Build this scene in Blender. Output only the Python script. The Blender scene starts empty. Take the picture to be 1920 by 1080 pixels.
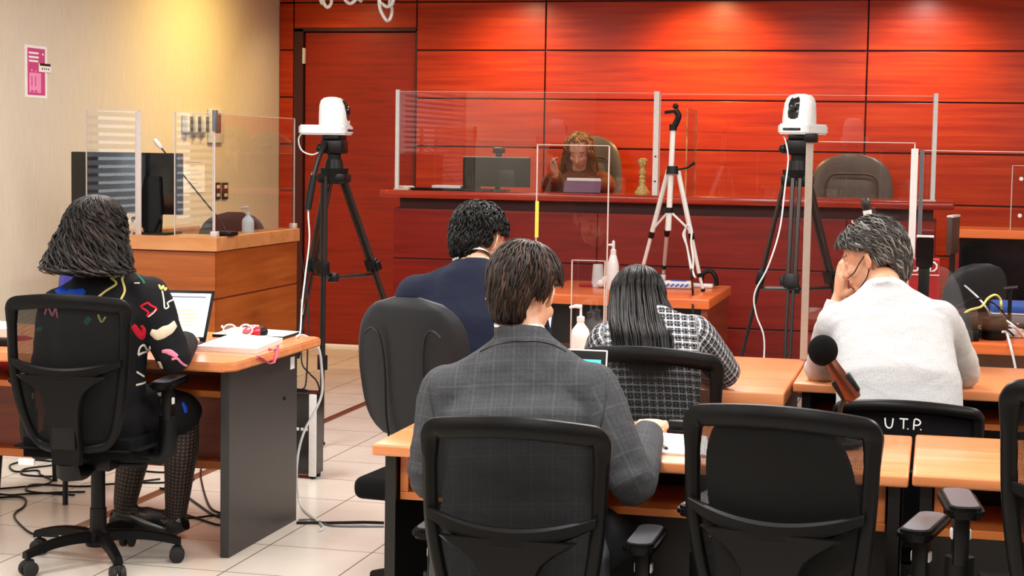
import bpy, bmesh, math, random
import numpy as np
from mathutils import Vector, Matrix, noise
from mathutils.bvhtree import BVHTree
random.seed(7)
SC = bpy.context.scene
COL = SC.collection
PI = math.pi
def V(*a): return Vector(a[0]) if len(a) == 1 else Vector(a)

# ------------------------------------------------------------------ camera (room: X along the red wall, Y into depth, Z up)
FPX, EYE = 3200.0, 1.55
_roll = 0.0158
_vx, _vy = 1760-960, 293-540
_c, _s = math.cos(_roll), math.sin(_roll)
_ux, _uy = _c*_vx+_s*_vy, -_s*_vx+_c*_vy
_t = math.atan2(-_uy, FPX); _yaw = math.atan2(_ux*math.cos(_t), FPX)
FW = V(-math.sin(_yaw)*math.cos(_t), math.cos(_yaw)*math.cos(_t), -math.sin(_t))
_r0 = V(math.cos(_yaw), math.sin(_yaw), 0); _d0 = -_r0.cross(FW)
RT = _c*_r0-_s*_d0; DN = _s*_r0+_c*_d0
EYEP = V(0, 0, EYE)
cam = bpy.data.cameras.new('camera'); camo = bpy.data.objects.new('camera', cam); COL.objects.link(camo)
cam.sensor_width = 36; cam.lens = 36*FPX/1920; cam.clip_start = .05; cam.clip_end = 100
Mc = Matrix((RT, -DN, -FW)).transposed().to_4x4(); Mc.translation = EYEP
camo.matrix_world = Mc; SC.camera = camo
def ray(px, py): return (RT*(px-960)+DN*(py-540))/FPX+FW
def aY(px, py, Y): v = ray(px, py); return EYEP+v*(Y/v.y)
def aZ(px, py, Z): v = ray(px, py); return EYEP+v*((Z-EYE)/v.z)
def aX(px, py, X): v = ray(px, py); return EYEP+v*(X/v.x)

# ------------------------------------------------------------------ materials
def lin(c):
    return tuple(((x/255)/12.92 if x/255 <= .04045 else ((x/255+.055)/1.055)**2.4) for x in c)
def newmat(name):
    m = bpy.data.materials.new(name); m.use_nodes = True
    nt = m.node_tree; b = nt.nodes['Principled BSDF']
    return m, nt, b
def N(nt, t, **kw):
    n = nt.nodes.new(t)
    for k, v in kw.items():
        if hasattr(n, k): setattr(n, k, v)
        else: n.inputs[k.replace('_', ' ')].default_value = v
    return n
def L(nt, a, b): nt.links.new(a, b)
def ramp(nt, fac, stops):
    r = nt.nodes.new('ShaderNodeValToRGB')
    el = r.color_ramp.elements
    while len(el) < len(stops): el.new(.5)
    for e, (p, c) in zip(el, stops): e.position = p; e.color = (*lin(c), 1)
    L(nt, fac, r.inputs[0]); return r.outputs[0]
def coords(nt, kind='Object', scale=(1, 1, 1)):
    tc = nt.nodes.new('ShaderNodeTexCoord'); mp = nt.nodes.new('ShaderNodeMapping')
    mp.inputs['Scale'].default_value = scale
    L(nt, tc.outputs[kind], mp.inputs[0]); return mp.outputs[0]
def plain(name, col, rough=.5, metal=0, spec=.5, var=.022, bump=0, scale=60, coat=0):
    m, nt, b = newmat(name)
    b.inputs['Roughness'].default_value = rough; b.inputs['Metallic'].default_value = metal
    b.inputs['Specular IOR Level'].default_value = spec
    b.inputs['Coat Weight'].default_value = coat
    nz = N(nt, 'ShaderNodeTexNoise', Scale=scale, Detail=4.0)
    L(nt, coords(nt), nz.inputs['Vector'])
    lo = tuple(max(0, x*(1-var)) for x in col); hi = tuple(min(255, x*(1+var)) for x in col)
    L(nt, ramp(nt, nz.outputs[0], [(.3, lo), (.7, hi)]), b.inputs['Base Color'])
    if bump:
        bp = N(nt, 'ShaderNodeBump', Strength=bump, Distance=.004)
        L(nt, nz.outputs[0], bp.inputs['Height']); L(nt, bp.outputs[0], b.inputs['Normal'])
    return m
def wood(name, cols, scale=(3, 3, 40), rough=.3, coat=0, spec=.5, bump=.03):
    m, nt, b = newmat(name)
    co = coords(nt, 'Object', scale)
    n1 = N(nt, 'ShaderNodeTexNoise', Scale=1.0, Detail=8.0, Roughness=.6, Distortion=.3)
    L(nt, co, n1.inputs['Vector'])
    L(nt, ramp(nt, n1.outputs[0], [(.28, cols[0]), (.5, cols[1]), (.72, cols[2])]), b.inputs['Base Color'])
    b.inputs['Roughness'].default_value = rough; b.inputs['Coat Weight'].default_value = coat
    b.inputs['Coat Roughness'].default_value = .12; b.inputs['Specular IOR Level'].default_value = spec
    bp = N(nt, 'ShaderNodeBump', Strength=bump, Distance=.01)
    L(nt, n1.outputs[0], bp.inputs['Height']); L(nt, bp.outputs[0], b.inputs['Normal'])
    return m
def emit(name, col, s):
    m, nt, b = newmat(name)
    b.inputs['Base Color'].default_value = (*lin(col), 1)
    b.inputs['Emission Color'].default_value = (*lin(col), 1); b.inputs['Emission Strength'].default_value = s
    return m
M = {}
M['red'] = wood('red_wood_veneer', [(138, 27, 4), (168, 46, 6), (184, 64, 10)], (1.2, 1.2, 26), .3, .0, .34, .03)
M['red_door'] = wood('red_door_veneer', [(112, 18, 4), (138, 28, 6), (150, 36, 8)], (2, 2, 30), .35, 0, .4, .03)
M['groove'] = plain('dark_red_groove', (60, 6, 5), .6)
M['bench_red'] = wood('bench_red_veneer', [(98, 14, 9), (122, 23, 12), (136, 31, 16)], (1.5, 1.5, 26), .34, 0, .42, .04)
M['bench_top'] = wood('bench_top_veneer', [(132, 28, 14), (158, 42, 20), (170, 54, 30)], (2, 8, 8), .22, .2, .5)
M['orange'] = wood('orange_desk_laminate', [(200, 120, 70), (214, 136, 86), (224, 150, 104)], (2.2, 22, 22), .3, .15, .5, .015)
M['orange_edge'] = wood('orange_edge_band', [(186, 100, 44), (204, 116, 56), (214, 128, 66)], (3, 3, 30), .35)
M['cherry'] = wood('brown_cherry_panel', [(96, 34, 14), (116, 44, 18), (130, 52, 22)], (2, 2, 26), .4)
M['stand'] = wood('witness_stand_veneer', [(138, 66, 20), (160, 82, 30), (174, 96, 40)], (2, 2, 24), .36, .1)
M['stand_top'] = wood('witness_stand_top', [(182, 116, 62), (200, 136, 82), (212, 150, 96)], (2, 12, 12), .3, .1)
M['counter_wood'] = wood('counter_wood', [(198, 92, 40), (214, 106, 52), (222, 118, 62)], (2, 14, 14), .3, .1)
M['black'] = plain('black_plastic', (11, 11, 12), .42, 0, .22)
M['black_frame'] = plain('black_chair_plastic', (10, 10, 11), .38, 0, .14, .05, .05, 500)
M['black_gloss'] = plain('black_gloss', (14, 14, 16), .15, 0, .5)
M['black_lam'] = plain('black_laminate', (14, 14, 15), .38, 0, .45, .1)
M['grey_lam'] = plain('charcoal_laminate', (34, 35, 36), .36, 0, .55, .1)
M['rubber'] = plain('rubber', (16, 16, 17), .75)
M['fabric_black'] = plain('black_upholstery', (10, 10, 12), .9, 0, .15, .15, .25, 700)
M['shell'] = plain('dark_grey_shell', (25, 27, 31), .48, 0, .3, .05, .06, 900)
M['leather_olive'] = plain('olive_leather', (74, 66, 52), .42, 0, .5, .12, .2, 120)
M['leather_dark'] = plain('dark_leather', (70, 64, 56), .42, 0, .5, .12, .2, 120)
M['leather_brown'] = plain('brown_leather', (62, 44, 36), .5, 0, .4, .12, .2, 120)
M['white'] = plain('white_plastic', (208, 212, 214), .35)
M['white_wall'] = plain('white_paint', (225, 222, 214), .7)
M['paper'] = plain('white_paper', (240, 240, 240), .8, 0, .2, .02)
M['paper_edge'] = plain('paper_edges', (214, 210, 206), .85, 0, .2, .1, 0, 900)
M['lilac'] = plain('lilac_paper', (206, 204, 226), .8, 0, .2, .02)
M['silver'] = plain('satin_aluminium', (214, 213, 210), .4, .1, .5)
M['steel'] = plain('brushed_steel', (160, 152, 142), .38, .2, .5)
M['chrome'] = plain('chrome', (230, 230, 235), .12, 1)
M['pad_grey'] = plain('glossy_grey_arm_pad', (92, 96, 102), .24, 0, .7)  # on the arm pads this lighter grey stands for reflected light
M['darkmetal'] = plain('dark_metal', (30, 29, 29), .34, .3, .5)
M['bronze_tube'] = plain('tripod_tube', (52, 44, 42), .3, .5, .5)
M['gold'] = plain('ivory_gold', (214, 184, 120), .4, .15, .5, .25, 0, 80)
M['brown_metal'] = plain('copper_brown_metal', (96, 52, 36), .28, .7, .5)
M['foam'] = plain('black_foam', (9, 9, 10), .95, 0, .1, .3, .4, 900)
M['yellow'] = plain('yellow_plastic', (222, 206, 70), .5)
M['cable_yellow'] = plain('yellow_cable', (222, 214, 120), .5)
M['red_item'] = plain('red_cloth', (150, 20, 30), .8)
M['mouse_red'] = plain('red_gloss_plastic', (190, 24, 50), .25)
M['pink_strap'] = plain('pink_strap', (226, 84, 116), .6)
M['blue_chair'] = plain('blue_plastic', (44, 44, 132), .4)
M['blue_folder'] = plain('blue_folder', (40, 78, 156), .5)
M['pink'] = plain('pink_poster', (198, 70, 132), .6)
M['pink_light'] = plain('light_pink_ink', (238, 150, 196), .6)
M['purple'] = plain('mauve_cover', (128, 92, 126), .55)
M['skin'] = None
M['box_red'] = plain('red_card', (160, 30, 36), .5)
M['box_blue'] = plain('blue_print', (50, 90, 190), .5)
M['gel'] = plain('pale_blue_gel_bottle', (216, 236, 246), .25)
M['screen_white'] = emit('lit_screen', (226, 230, 246), .95)
M['screen_blue'] = emit('lit_screen_blue', (70, 190, 225), .8)
M['screen_lilac'] = emit('lit_screen_lilac', (196, 196, 232), .7)
M['screen_line'] = emit('lit_highlight_lines', (214, 226, 130), .85)
M['screen_text'] = plain('screen_text', (120, 124, 150), .6)
M['screen_off'] = plain('dark_screen', (12, 13, 16), .12, 0, .5)
M['marker'] = plain('white_marker', (226, 226, 226), .6)

def mk_beige():
    m, nt, b = newmat('beige_vinyl_wallpaper')
    n = N(nt, 'ShaderNodeTexNoise', Scale=1.0, Detail=6.0); L(nt, coords(nt, 'Object', (90, 90, 8)), n.inputs['Vector'])
    L(nt, ramp(nt, n.outputs[0], [(.3, (208, 200, 182)), (.7, (216, 209, 192))]), b.inputs['Base Color'])
    b.inputs['Roughness'].default_value = .7
    bp = N(nt, 'ShaderNodeBump', Strength=.06, Distance=.003); L(nt, n.outputs[0], bp.inputs['Height']); L(nt, bp.outputs[0], b.inputs['Normal'])
    return m
M['beige'] = mk_beige()
def mk_floor():
    m, nt, b = newmat('cream_floor_tiles')
    g = nt.nodes.new('ShaderNodeNewGeometry'); sx = nt.nodes.new('ShaderNodeSeparateXYZ'); L(nt, g.outputs['Position'], sx.inputs[0])
    def ma(op, a, bv):
        n = nt.nodes.new('ShaderNodeMath'); n.operation = op
        for i, q in enumerate((a, bv)):
            if q is None: continue
            if isinstance(q, (int, float)): n.inputs[i].default_value = q
            else: L(nt, q, n.inputs[i])
        return n.outputs[0]
    def line(out, off, per, w):
        f = ma('FRACT', ma('DIVIDE', ma('ADD', out, -off+50*per), per), None)
        d = ma('ABSOLUTE', ma('SUBTRACT', f, .5), None)
        return ma('GREATER_THAN', d, .5-w/per/2)
    gx = line(sx.outputs[0], -2.056, .418, .006); gy = line(sx.outputs[1], 6.13, .441, .006)
    grout = ma('MAXIMUM', gx, gy)
    def band(out, c, w): return ma('LESS_THAN', ma('ABSOLUTE', ma('SUBTRACT', out, c), None), w)
    b1 = ma('MULTIPLY', band(sx.outputs[0], -3.325, .03), ma('GREATER_THAN', sx.outputs[1], 6.1))
    n1 = N(nt, 'ShaderNodeTexNoise', Scale=3.0, Detail=5.0); L(nt, coords(nt), n1.inputs['Vector'])
    base = ramp(nt, n1.outputs[0], [(.3, (208, 198, 186)), (.7, (220, 212, 201))])
    mx = nt.nodes.new('ShaderNodeMix'); mx.data_type = 'RGBA'; mx.inputs['B'].default_value = (*lin((96, 66, 52)), 1)
    L(nt, b1, mx.inputs['Factor']); L(nt, base, mx.inputs['A'])
    mx2 = nt.nodes.new('ShaderNodeMix'); mx2.data_type = 'RGBA'; mx2.inputs['B'].default_value = (*lin((120, 104, 90)), 1)
    L(nt, grout, mx2.inputs['Factor']); L(nt, mx.outputs['Result'], mx2.inputs['A'])
    L(nt, mx2.outputs['Result'], b.inputs['Base Color'])
    b.inputs['Roughness'].default_value = .22
    return m
M['floor'] = mk_floor()
def mk_acrylic(name, tint, gl=.9):
    m, nt, b = newmat(name); nt.nodes.remove(b)
    out = nt.nodes['Material Output']
    tr = nt.nodes.new('ShaderNodeBsdfTransparent'); tr.inputs[0].default_value = (*tint, 1)
    gs = nt.nodes.new('ShaderNodeBsdfGlossy'); gs.inputs['Roughness'].default_value = .015
    lw = nt.nodes.new('ShaderNodeLayerWeight'); pw = nt.nodes.new('ShaderNodeMath'); pw.operation = 'POWER'; pw.inputs[1].default_value = 5
    L(nt, lw.outputs['Facing'], pw.inputs[0])
    mu = nt.nodes.new('ShaderNodeMath'); mu.operation = 'MULTIPLY_ADD'; mu.inputs[1].default_value = .9; mu.inputs[2].default_value = .04*gl
    L(nt, pw.outputs[0], mu.inputs[0])
    mi = nt.nodes.new('ShaderNodeMixShader'); L(nt, mu.outputs[0], mi.inputs[0]); L(nt, tr.outputs[0], mi.inputs[1]); L(nt, gs.outputs[0], mi.inputs[2])
    L(nt, mi.outputs[0], out.inputs[0]); return m
M['acrylic'] = mk_acrylic('clear_acrylic', (.97, .972, .972), 1.1)
M['acrylic_edge'] = plain('acrylic_edge', (196, 184, 178), .25, 0, .6)
M['acrylic_edge_orange_lit'] = plain('acrylic_edge_orange_lit', (206, 140, 84), .25, 0, .6, .3, 0, 12)  # orange light caught by the divider edge, put into its colour
def mk_mesh(name, hole=.5, per=.0042):
    m, nt, b = newmat(name); out = nt.nodes['Material Output']
    b.inputs['Base Color'].default_value = (*lin((9, 9, 10)), 1); b.inputs['Roughness'].default_value = .85; b.inputs['Specular IOR Level'].default_value = .25
    at = nt.nodes.new('ShaderNodeAttribute'); at.attribute_name = 'pat'
    ch = nt.nodes.new('ShaderNodeSeparateXYZ'); L(nt, at.outputs['Vector'], ch.inputs[0])
    def ma(op, a, bv=None):
        n = nt.nodes.new('ShaderNodeMath'); n.operation = op
        for i, q in enumerate((a, bv)):
            if q is None: continue
            if isinstance(q, (int, float)): n.inputs[i].default_value = q
            else: L(nt, q, n.inputs[i])
        return n.outputs[0]
    p1 = ma('SINE', ma('MULTIPLY', ma('ADD', ch.outputs[0], ch.outputs[1]), 2*PI/per))
    p2 = ma('SINE', ma('MULTIPLY', ma('SUBTRACT', ch.outputs[0], ch.outputs[1]), 2*PI/per))
    fac = ma('GREATER_THAN', ma('MULTIPLY', p1, p2), hole)
    tr = nt.nodes.new('ShaderNodeBsdfTransparent')
    mi = nt.nodes.new('ShaderNodeMixShader'); L(nt, fac, mi.inputs[0]); L(nt, b.outputs[0], mi.inputs[1]); L(nt, tr.outputs[0], mi.inputs[2])
    L(nt, mi.outputs[0], out.inputs[0]); return m
M['mesh'] = mk_mesh('black_net_fabric', .44)
def mk_fishnet():
    m, nt, b = newmat('black_fishnet_tights')
    at = nt.nodes.new('ShaderNodeAttribute'); at.attribute_name = 'pat'
    vo = N(nt, 'ShaderNodeTexVoronoi', Scale=62.0); vo.voronoi_dimensions = '2D'; vo.inputs['Randomness'].default_value = .12
    L(nt, at.outputs['Vector'], vo.inputs['Vector'])
    L(nt, ramp(nt, vo.outputs['Distance'], [(.26, (92, 66, 56)), (.34, (14, 13, 14))]), b.inputs['Base Color'])
    b.inputs['Roughness'].default_value = .6; return m
M['fishnet'] = mk_fishnet()
def mk_plaid(name, base, lines, per, widths, noise_amt=.4, rough=.85, blend=.6):
    """woven check on the cloth's own coordinates"""
    m, nt, b = newmat(name)
    at = nt.nodes.new('ShaderNodeAttribute'); at.attribute_name = 'pat'
    sx = nt.nodes.new('ShaderNodeSeparateXYZ'); L(nt, at.outputs['Vector'], sx.inputs[0])
    def ma(op, a, bv=None):
        n = nt.nodes.new('ShaderNodeMath'); n.operation = op
        for i, q in enumerate((a, bv)):
            if q is None: continue
            if isinstance(q, (int, float)): n.inputs[i].default_value = q
            else: L(nt, q, n.inputs[i])
        return n.outputs[0]
    nz = N(nt, 'ShaderNodeTexNoise', Scale=160.0, Detail=3.0); L(nt, at.outputs['Vector'], nz.inputs['Vector'])
    cur = ramp(nt, nz.outputs[0], [(.3, base[0]), (.7, base[1])])
    for (axis, p, off, w, col, amt) in lines:
        f = ma('FRACT', ma('ADD', ma('DIVIDE', sx.outputs[axis], p), off+20))
        k = ma('MULTIPLY', ma('LESS_THAN', f, w), amt)
        k = ma('MULTIPLY', k, ma('ADD', ma('MULTIPLY', nz.outputs[0], noise_amt*2), 1-noise_amt))
        mx = nt.nodes.new('ShaderNodeMix'); mx.data_type = 'RGBA'; mx.inputs['B'].default_value = (*lin(col), 1)
        L(nt, k, mx.inputs['Factor']); L(nt, cur, mx.inputs['A']); cur = mx.outputs['Result']
    L(nt, cur, b.inputs['Base Color']); b.inputs['Roughness'].default_value = rough; b.inputs['Specular IOR Level'].default_value = .25
    bp = N(nt, 'ShaderNodeBump', Strength=.2, Distance=.002); L(nt, nz.outputs[0], bp.inputs['Height'])
    n2 = N(nt, 'ShaderNodeTexNoise', Scale=9.0, Detail=3.0, Distortion=1.0); L(nt, coords(nt), n2.inputs['Vector'])
    bp2 = N(nt, 'ShaderNodeBump', Strength=.35, Distance=.02); L(nt, n2.outputs[0], bp2.inputs['Height']); L(nt, bp.outputs[0], bp2.inputs['Normal'])
    L(nt, bp2.outputs[0], b.inputs['Normal']); return m
M['suit_grey'] = mk_plaid('grey_check_suiting', [(48, 50, 54), (62, 64, 68)],
    [(0, .052, 0, .09, (80, 82, 86), .5), (1, .06, .2, .07, (80, 82, 86), .5), (0, .052, .5, .06, (42, 44, 50), .5), (1, .06, .6, .06, (42, 44, 50), .5), (0, .013, .1, .3, (74, 76, 80), .3), (1, .013, .1, .3, (44, 46, 50), .3), (0, .004, 0, .5, (44, 46, 50), .4), (1, .004, 0, .5, (78, 80, 84), .25)], 0, 0)
M['suit_navy'] = mk_plaid('navy_suiting', [(17, 22, 42), (23, 29, 52)], [(0, .004, 0, .5, (12, 16, 32), .4)], 0, 0)
M['tweed'] = mk_plaid('black_white_tweed', [(28, 29, 34), (52, 54, 60)],
    [(0, .024, 0, .18, (226, 226, 230), .75), (0, .024, .5, .28, (10, 10, 13), .85), (1, .024, .1, .18, (226, 226, 230), .75), (1, .024, .6, .28, (10, 10, 13), .85), (0, .011, .1, .25, (140, 142, 150), .5), (1, .011, .4, .25, (140, 142, 150), .5)], 0, 0, .7)
M['knit'] = mk_plaid('light_grey_knit', [(164, 166, 169), (188, 190, 193)], [(1, .006, 0, .5, (162, 164, 168), .35), (0, .006, 0, .5, (196, 198, 200), .3)], 0, 0)
M['shirt_black'] = mk_plaid('black_cotton', [(13, 13, 16), (20, 20, 24)], [], 0, 0)
M['skirt_black'] = plain('black_skirt', (14, 14, 17), .85, 0, .25, .2, .2, 300)
M['trouser'] = plain('dark_trousers', (24, 26, 32), .85, 0, .25, .15, .2, 300)
M['shoe'] = plain('black_leather_shoe', (15, 14, 14), .28, 0, .5)
M['robe'] = plain('brown_robe', (112, 62, 34), .8, 0, .3, .25, .2, 90)
M['collar_white'] = plain('white_shirt_cotton', (232, 232, 232), .8, 0, .2)
for nm, c in dict(mo_yellow=(214, 200, 120), mo_blue=(24, 70, 190), mo_pink=(224, 130, 160), mo_red=(196, 30, 50), mo_white=(228, 222, 210), mo_green=(24, 110, 90), mo_cream=(226, 208, 184)).items():
    M[nm] = plain('print_'+nm[3:], c, .85, 0, .2)
def mk_skin(name, c):
    m, nt, b = newmat(name)
    nz = N(nt, 'ShaderNodeTexNoise', Scale=40.0, Detail=4.0); L(nt, coords(nt), nz.inputs['Vector'])
    base = ramp(nt, nz.outputs[0], [(.3, tuple(x*.93 for x in c)), (.7, c)])
    at = nt.nodes.new('ShaderNodeAttribute'); at.attribute_name = 'tint'
    mx = nt.nodes.new('ShaderNodeMix'); mx.data_type = 'RGBA'; mx.blend_type = 'MULTIPLY'; mx.inputs['Factor'].default_value = 1
    L(nt, base, mx.inputs['A']); L(nt, at.outputs['Color'], mx.inputs['B']); L(nt, mx.outputs['Result'], b.inputs['Base Color'])
    b.inputs['Roughness'].default_value = .48; b.inputs['Subsurface Weight'].default_value = .12; b.inputs['Subsurface Radius'].default_value = (.012, .004, .002)
    return m
def mk_hair(name, dark, light, rough=.38):
    m, nt, b = newmat(name)
    at = nt.nodes.new('ShaderNodeAttribute'); at.attribute_name = 'rnd'
    L(nt, ramp(nt, at.outputs['Fac'], [(0, dark), (.65, tuple((d*2+l)/3 for d, l in zip(dark, light))), (1, light)]), b.inputs['Base Color'])
    b.inputs['Roughness'].default_value = rough; b.inputs['Specular IOR Level'].default_value = .22
    return m

# ------------------------------------------------------------------ mesh builder
class MB:
    def __init__(s): s.v = []; s.f = []; s.m = []; s.pat = None
    def add(s, vs, fs, mat=0):
        o = len(s.v); s.v += [V(x) for x in vs]; s.f += [tuple(i+o for i in f) for f in fs]; s.m += [mat]*len(fs); return s
    def bm(s, bm, mat=0, mx=None):
        bm.verts.index_update()
        s.add([(mx @ v.co) if mx else v.co.copy() for v in bm.verts], [[v.index for v in f.verts] for f in bm.faces], mat); bm.free(); return s
    def box(s, lo, hi, bev=0, mat=0, mx=None, seg=2):
        lo = V(lo); hi = V(hi); c = (lo+hi)/2; d = hi-lo
        b = bmesh.new(); bmesh.ops.create_cube(b, size=1)
        for v in b.verts: v.co = V(v.co.x*d.x, v.co.y*d.y, v.co.z*d.z)+c
        if bev: bmesh.ops.bevel(b, geom=list(b.edges), offset=min(bev, .49*min(d)), segments=seg, affect='EDGES', profile=.5)
        return s.bm(b, mat, mx)
    def obox(s, c, ax, size, bev=0, mat=0, seg=2):
        """box at c with axes ax=(x,y,z vectors)"""
        mx = Matrix(ax).transposed().to_4x4(); mx.translation = V(c); h = V(size)/2
        return s.box(-h, h, bev, mat, mx, seg)
    def loft(s, rings, mat=0, cap=True, closed=True):
        n = len(rings[0]); vs = [p for r in rings for p in r]; fs = []
        for i in range(len(rings)-1):
            for j in range(n if closed else n-1):
                k = (j+1) % n; fs.append((i*n+j, i*n+k, (i+1)*n+k, (i+1)*n+j))
        if cap and closed:
            vs.append(sum((V(p) for p in rings[0]), V(0, 0, 0))/n); vs.append(sum((V(p) for p in rings[-1]), V(0, 0, 0))/n)
            a = len(rings)*n; o = (len(rings)-1)*n
            for j in range(n):
                k = (j+1) % n; fs.append((a, k, j)); fs.append((a+1, o+j, o+k))
        return s.add(vs, fs, mat)
    def tube(s, pts, r, n=10, mat=0, flat=1.0, up=None, cap=True):
        pts = [V(p) for p in pts]
        if not isinstance(r, (list, tuple)): r = [r]*len(pts)
        rings = []; prev = None
        for i, p in enumerate(pts):
            t = (pts[min(i+1, len(pts)-1)]-pts[max(i-1, 0)])
            if t.length < 1e-9: t = V(0, 0, 1)
            t.normalize()
            if up is not None: a = V(up)-t*t.dot(V(up))
            elif prev is None: a = V(0, 0, 1).cross(t) if abs(t.z) < .9 else V(1, 0, 0).cross(t)
            else: a = prev-t*t.dot(prev)
            if a.length < 1e-6: a = t.orthogonal()
            a.normalize(); prev = a; b = t.cross(a)
            rings.append([p+(a*math.cos(2*PI*j/n)+b*math.sin(2*PI*j/n)*flat)*r[i] for j in range(n)])
        return s.loft(rings, mat, cap)
    def cyl(s, p0, p1, r0, r1=None, n=16, mat=0): return s.tube([p0, p1], [r0, r0 if r1 is None else r1], n, mat)
    def ball(s, c, r, ax=None, seg=20, mat=0):
        if isinstance(r, (int, float)): r = (r, r, r)
        b = bmesh.new(); bmesh.ops.create_uvsphere(b, u_segments=seg, v_segments=max(8, seg*2//3), radius=1)
        mx = (Matrix(ax).transposed() if ax else Matrix.Identity(3)) @ Matrix.Diagonal(V(r))
        mx = mx.to_4x4(); mx.translation = V(c); return s.bm(b, mat, mx)
    def lathe(s, prof, o=(0, 0, 0), n=24, mat=0, ax=None):
        o = V(o); rings = []
        A = ax or (V(1, 0, 0), V(0, 1, 0), V(0, 0, 1))
        for (r, z) in prof: rings.append([o+V(A[2])*z+(V(A[0])*math.cos(2*PI*j/n)+V(A[1])*math.sin(2*PI*j/n))*max(r, 1e-4) for j in range(n)])
        return s.loft(rings, mat)
    def prism(s, poly, o, ux, uy, th, mat=0, bev=0):
        o, ux, uy = V(o), V(ux).normalized(), V(uy).normalized(); un = ux.cross(uy)
        b = bmesh.new(); a = [b.verts.new(o+ux*x+uy*y) for x, y in poly]
        f = b.faces.new(a); r = bmesh.ops.extrude_face_region(b, geom=[f])
        bmesh.ops.translate(b, vec=un*th, verts=[e for e in r['geom'] if isinstance(e, bmesh.types.BMVert)])
        if bev: bmesh.ops.bevel(b, geom=list(b.edges), offset=bev, segments=2, affect='EDGES')
        return s.bm(b, mat)
    def build(s, name, mats, parent=None, origin=None, smooth=35, world=True, flip=True):
        me = bpy.data.meshes.new(name)
        inv = None
        if parent is not None and world: inv = ROOT[parent.name]
        org = V(origin) if origin is not None else V(0, 0, 0)
        vs = [tuple((inv @ p) if inv else p-org) for p in s.v]
        me.from_pydata(vs, [], s.f)
        for mt in (mats if isinstance(mats, (list, tuple)) else [mats]): me.materials.append(mt)
        me.polygons.foreach_set('material_index', s.m)
        if flip:
            b = bmesh.new(); b.from_mesh(me); bmesh.ops.recalc_face_normals(b, faces=b.faces); b.to_mesh(me); b.free()
        if smooth:
            me.shade_smooth(); me.set_sharp_from_angle(angle=math.radians(smooth))
        if s.pat is not None:
            a = me.attributes.new('pat', 'FLOAT_VECTOR', 'POINT'); a.data.foreach_set('vector', [c for p in s.pat for c in p])
        o = bpy.data.objects.new(name, me); COL.objects.link(o)
        if parent is not None:
            o.parent = parent; ROOT[o.name] = ROOT[parent.name] if world else Matrix.Identity(4)
        else: o.location = org
        return o
ROOT = {}
def rrect(w, h, r, n=5):
    p = []
    for cx, cy, a0 in ((w/2-r, h/2-r, 0), (-w/2+r, h/2-r, 90), (-w/2+r, -h/2+r, 180), (w/2-r, -h/2+r, 270)):
        for i in range(n+1):
            a = math.radians(a0+90*i/n); p.append((cx+r*math.cos(a), cy+r*math.sin(a)))
    return p
def smoothpts(pts, k=6, closed=False):
    """Catmull-Rom through pts"""
    pts = [V(p) for p in pts]; n = len(pts); out = []
    for i in range(n if closed else n-1):
        g = (lambda j: pts[j % n]) if closed else (lambda j: pts[min(max(j, 0), n-1)])
        a, b, c, d = g(i-1), g(i), g(i+1), g(i+2)
        for q in range(k):
            t = q/k
            out.append(.5*((2*b)+(c-a)*t+(2*a-5*b+4*c-d)*t*t+(3*b-a-3*c+d)*t**3))
    if not closed: out.append(pts[-1])
    return out
def tag(o, label, cat, group=None, kind=None):
    o['label'] = label; o['category'] = cat
    if group: o['group'] = group
    if kind: o['kind'] = kind
    return o
def thing(name, label, cat, loc=(0, 0, 0), rz=0, group=None):
    o = bpy.data.objects.new(name, None); COL.objects.link(o); o.empty_display_size = .1
    o.location = V(loc); o.rotation_euler = (0, 0, rz)
    tag(o, label, cat, group)
    ROOT[o.name] = (Matrix.Translation(V(loc)) @ Matrix.Rotation(rz, 4, 'Z')).inverted()
    return o
def struct(o): o['kind'] = 'structure'; return o
def solo(mb, name, mats, label, cat, origin, group=None, smooth=35):
    return tag(mb.build(name, mats, None, origin, smooth), label, cat, group)
def dup(root, loc, rz, label, group=None):
    r = root.copy(); COL.objects.link(r); r.location = V(loc); r.rotation_euler = (0, 0, rz); r['label'] = label
    if group: r['group'] = group
    for ch in list(root.children):
        c = ch.copy(); COL.objects.link(c); c.parent = r
        for g in list(ch.children):
            d = g.copy(); COL.objects.link(d); d.parent = c
    return r
X3, Y3, Z3 = V(1, 0, 0), V(0, 1, 0), V(0, 0, 1)
# ================================================================== the room
XL, XR, YB, YF, ZC = -4.98, 3.4, -3.2, 12.476, 2.76
struct(MB().box((XL-.2, YB-.2, -.1), (XR+.2, YF+.3, 0)).build('floor', M['floor'], smooth=0))
struct(MB().box((XL-.2, YB-.2, ZC), (XR+.2, YF+.3, ZC+.1)).build('ceiling', M['white_wall'], smooth=0))
# left wall with a window opening out of frame, beside the near desks
mb = MB(); W0, W1, Z0, Z1 = 4.0, 7.9, .95, 2.35
mb.box((XL-.15, YB, 0), (XL, W0, ZC)); mb.box((XL-.15, W1, 0), (XL, YF+.2, ZC)); mb.box((XL-.15, W0, 0), (XL, W1, Z0)); mb.box((XL-.15, W0, Z1), (XL, W1, ZC))
struct(mb.build('wall_left', M['beige'], smooth=0))
struct(MB().box((XR, YB, 0), (XR+.15, YF+.2, ZC)).build('wall_right', M['beige'], smooth=0))
struct(MB().box((XL, YB-.15, 0), (XR, YB, ZC)).build('wall_rear', M['cherry'], smooth=0))
wn = MB()
for z in np.arange(Z0+.03, Z1-.02, .05): wn.obox((XL-.03, (W0+W1)/2, z), (Y3, V(.8, 0, -.6).normalized(), V(.6, 0, .8).normalized()), (W1-W0-.06, .045, .003))
win = MB()
for y0, y1 in ((W0, W0+.05), (W1-.05, W1), ((W0+W1)/2-.03, (W0+W1)/2+.03)): win.box((XL-.14, y0, Z0), (XL-.09, y1, Z1))
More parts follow.
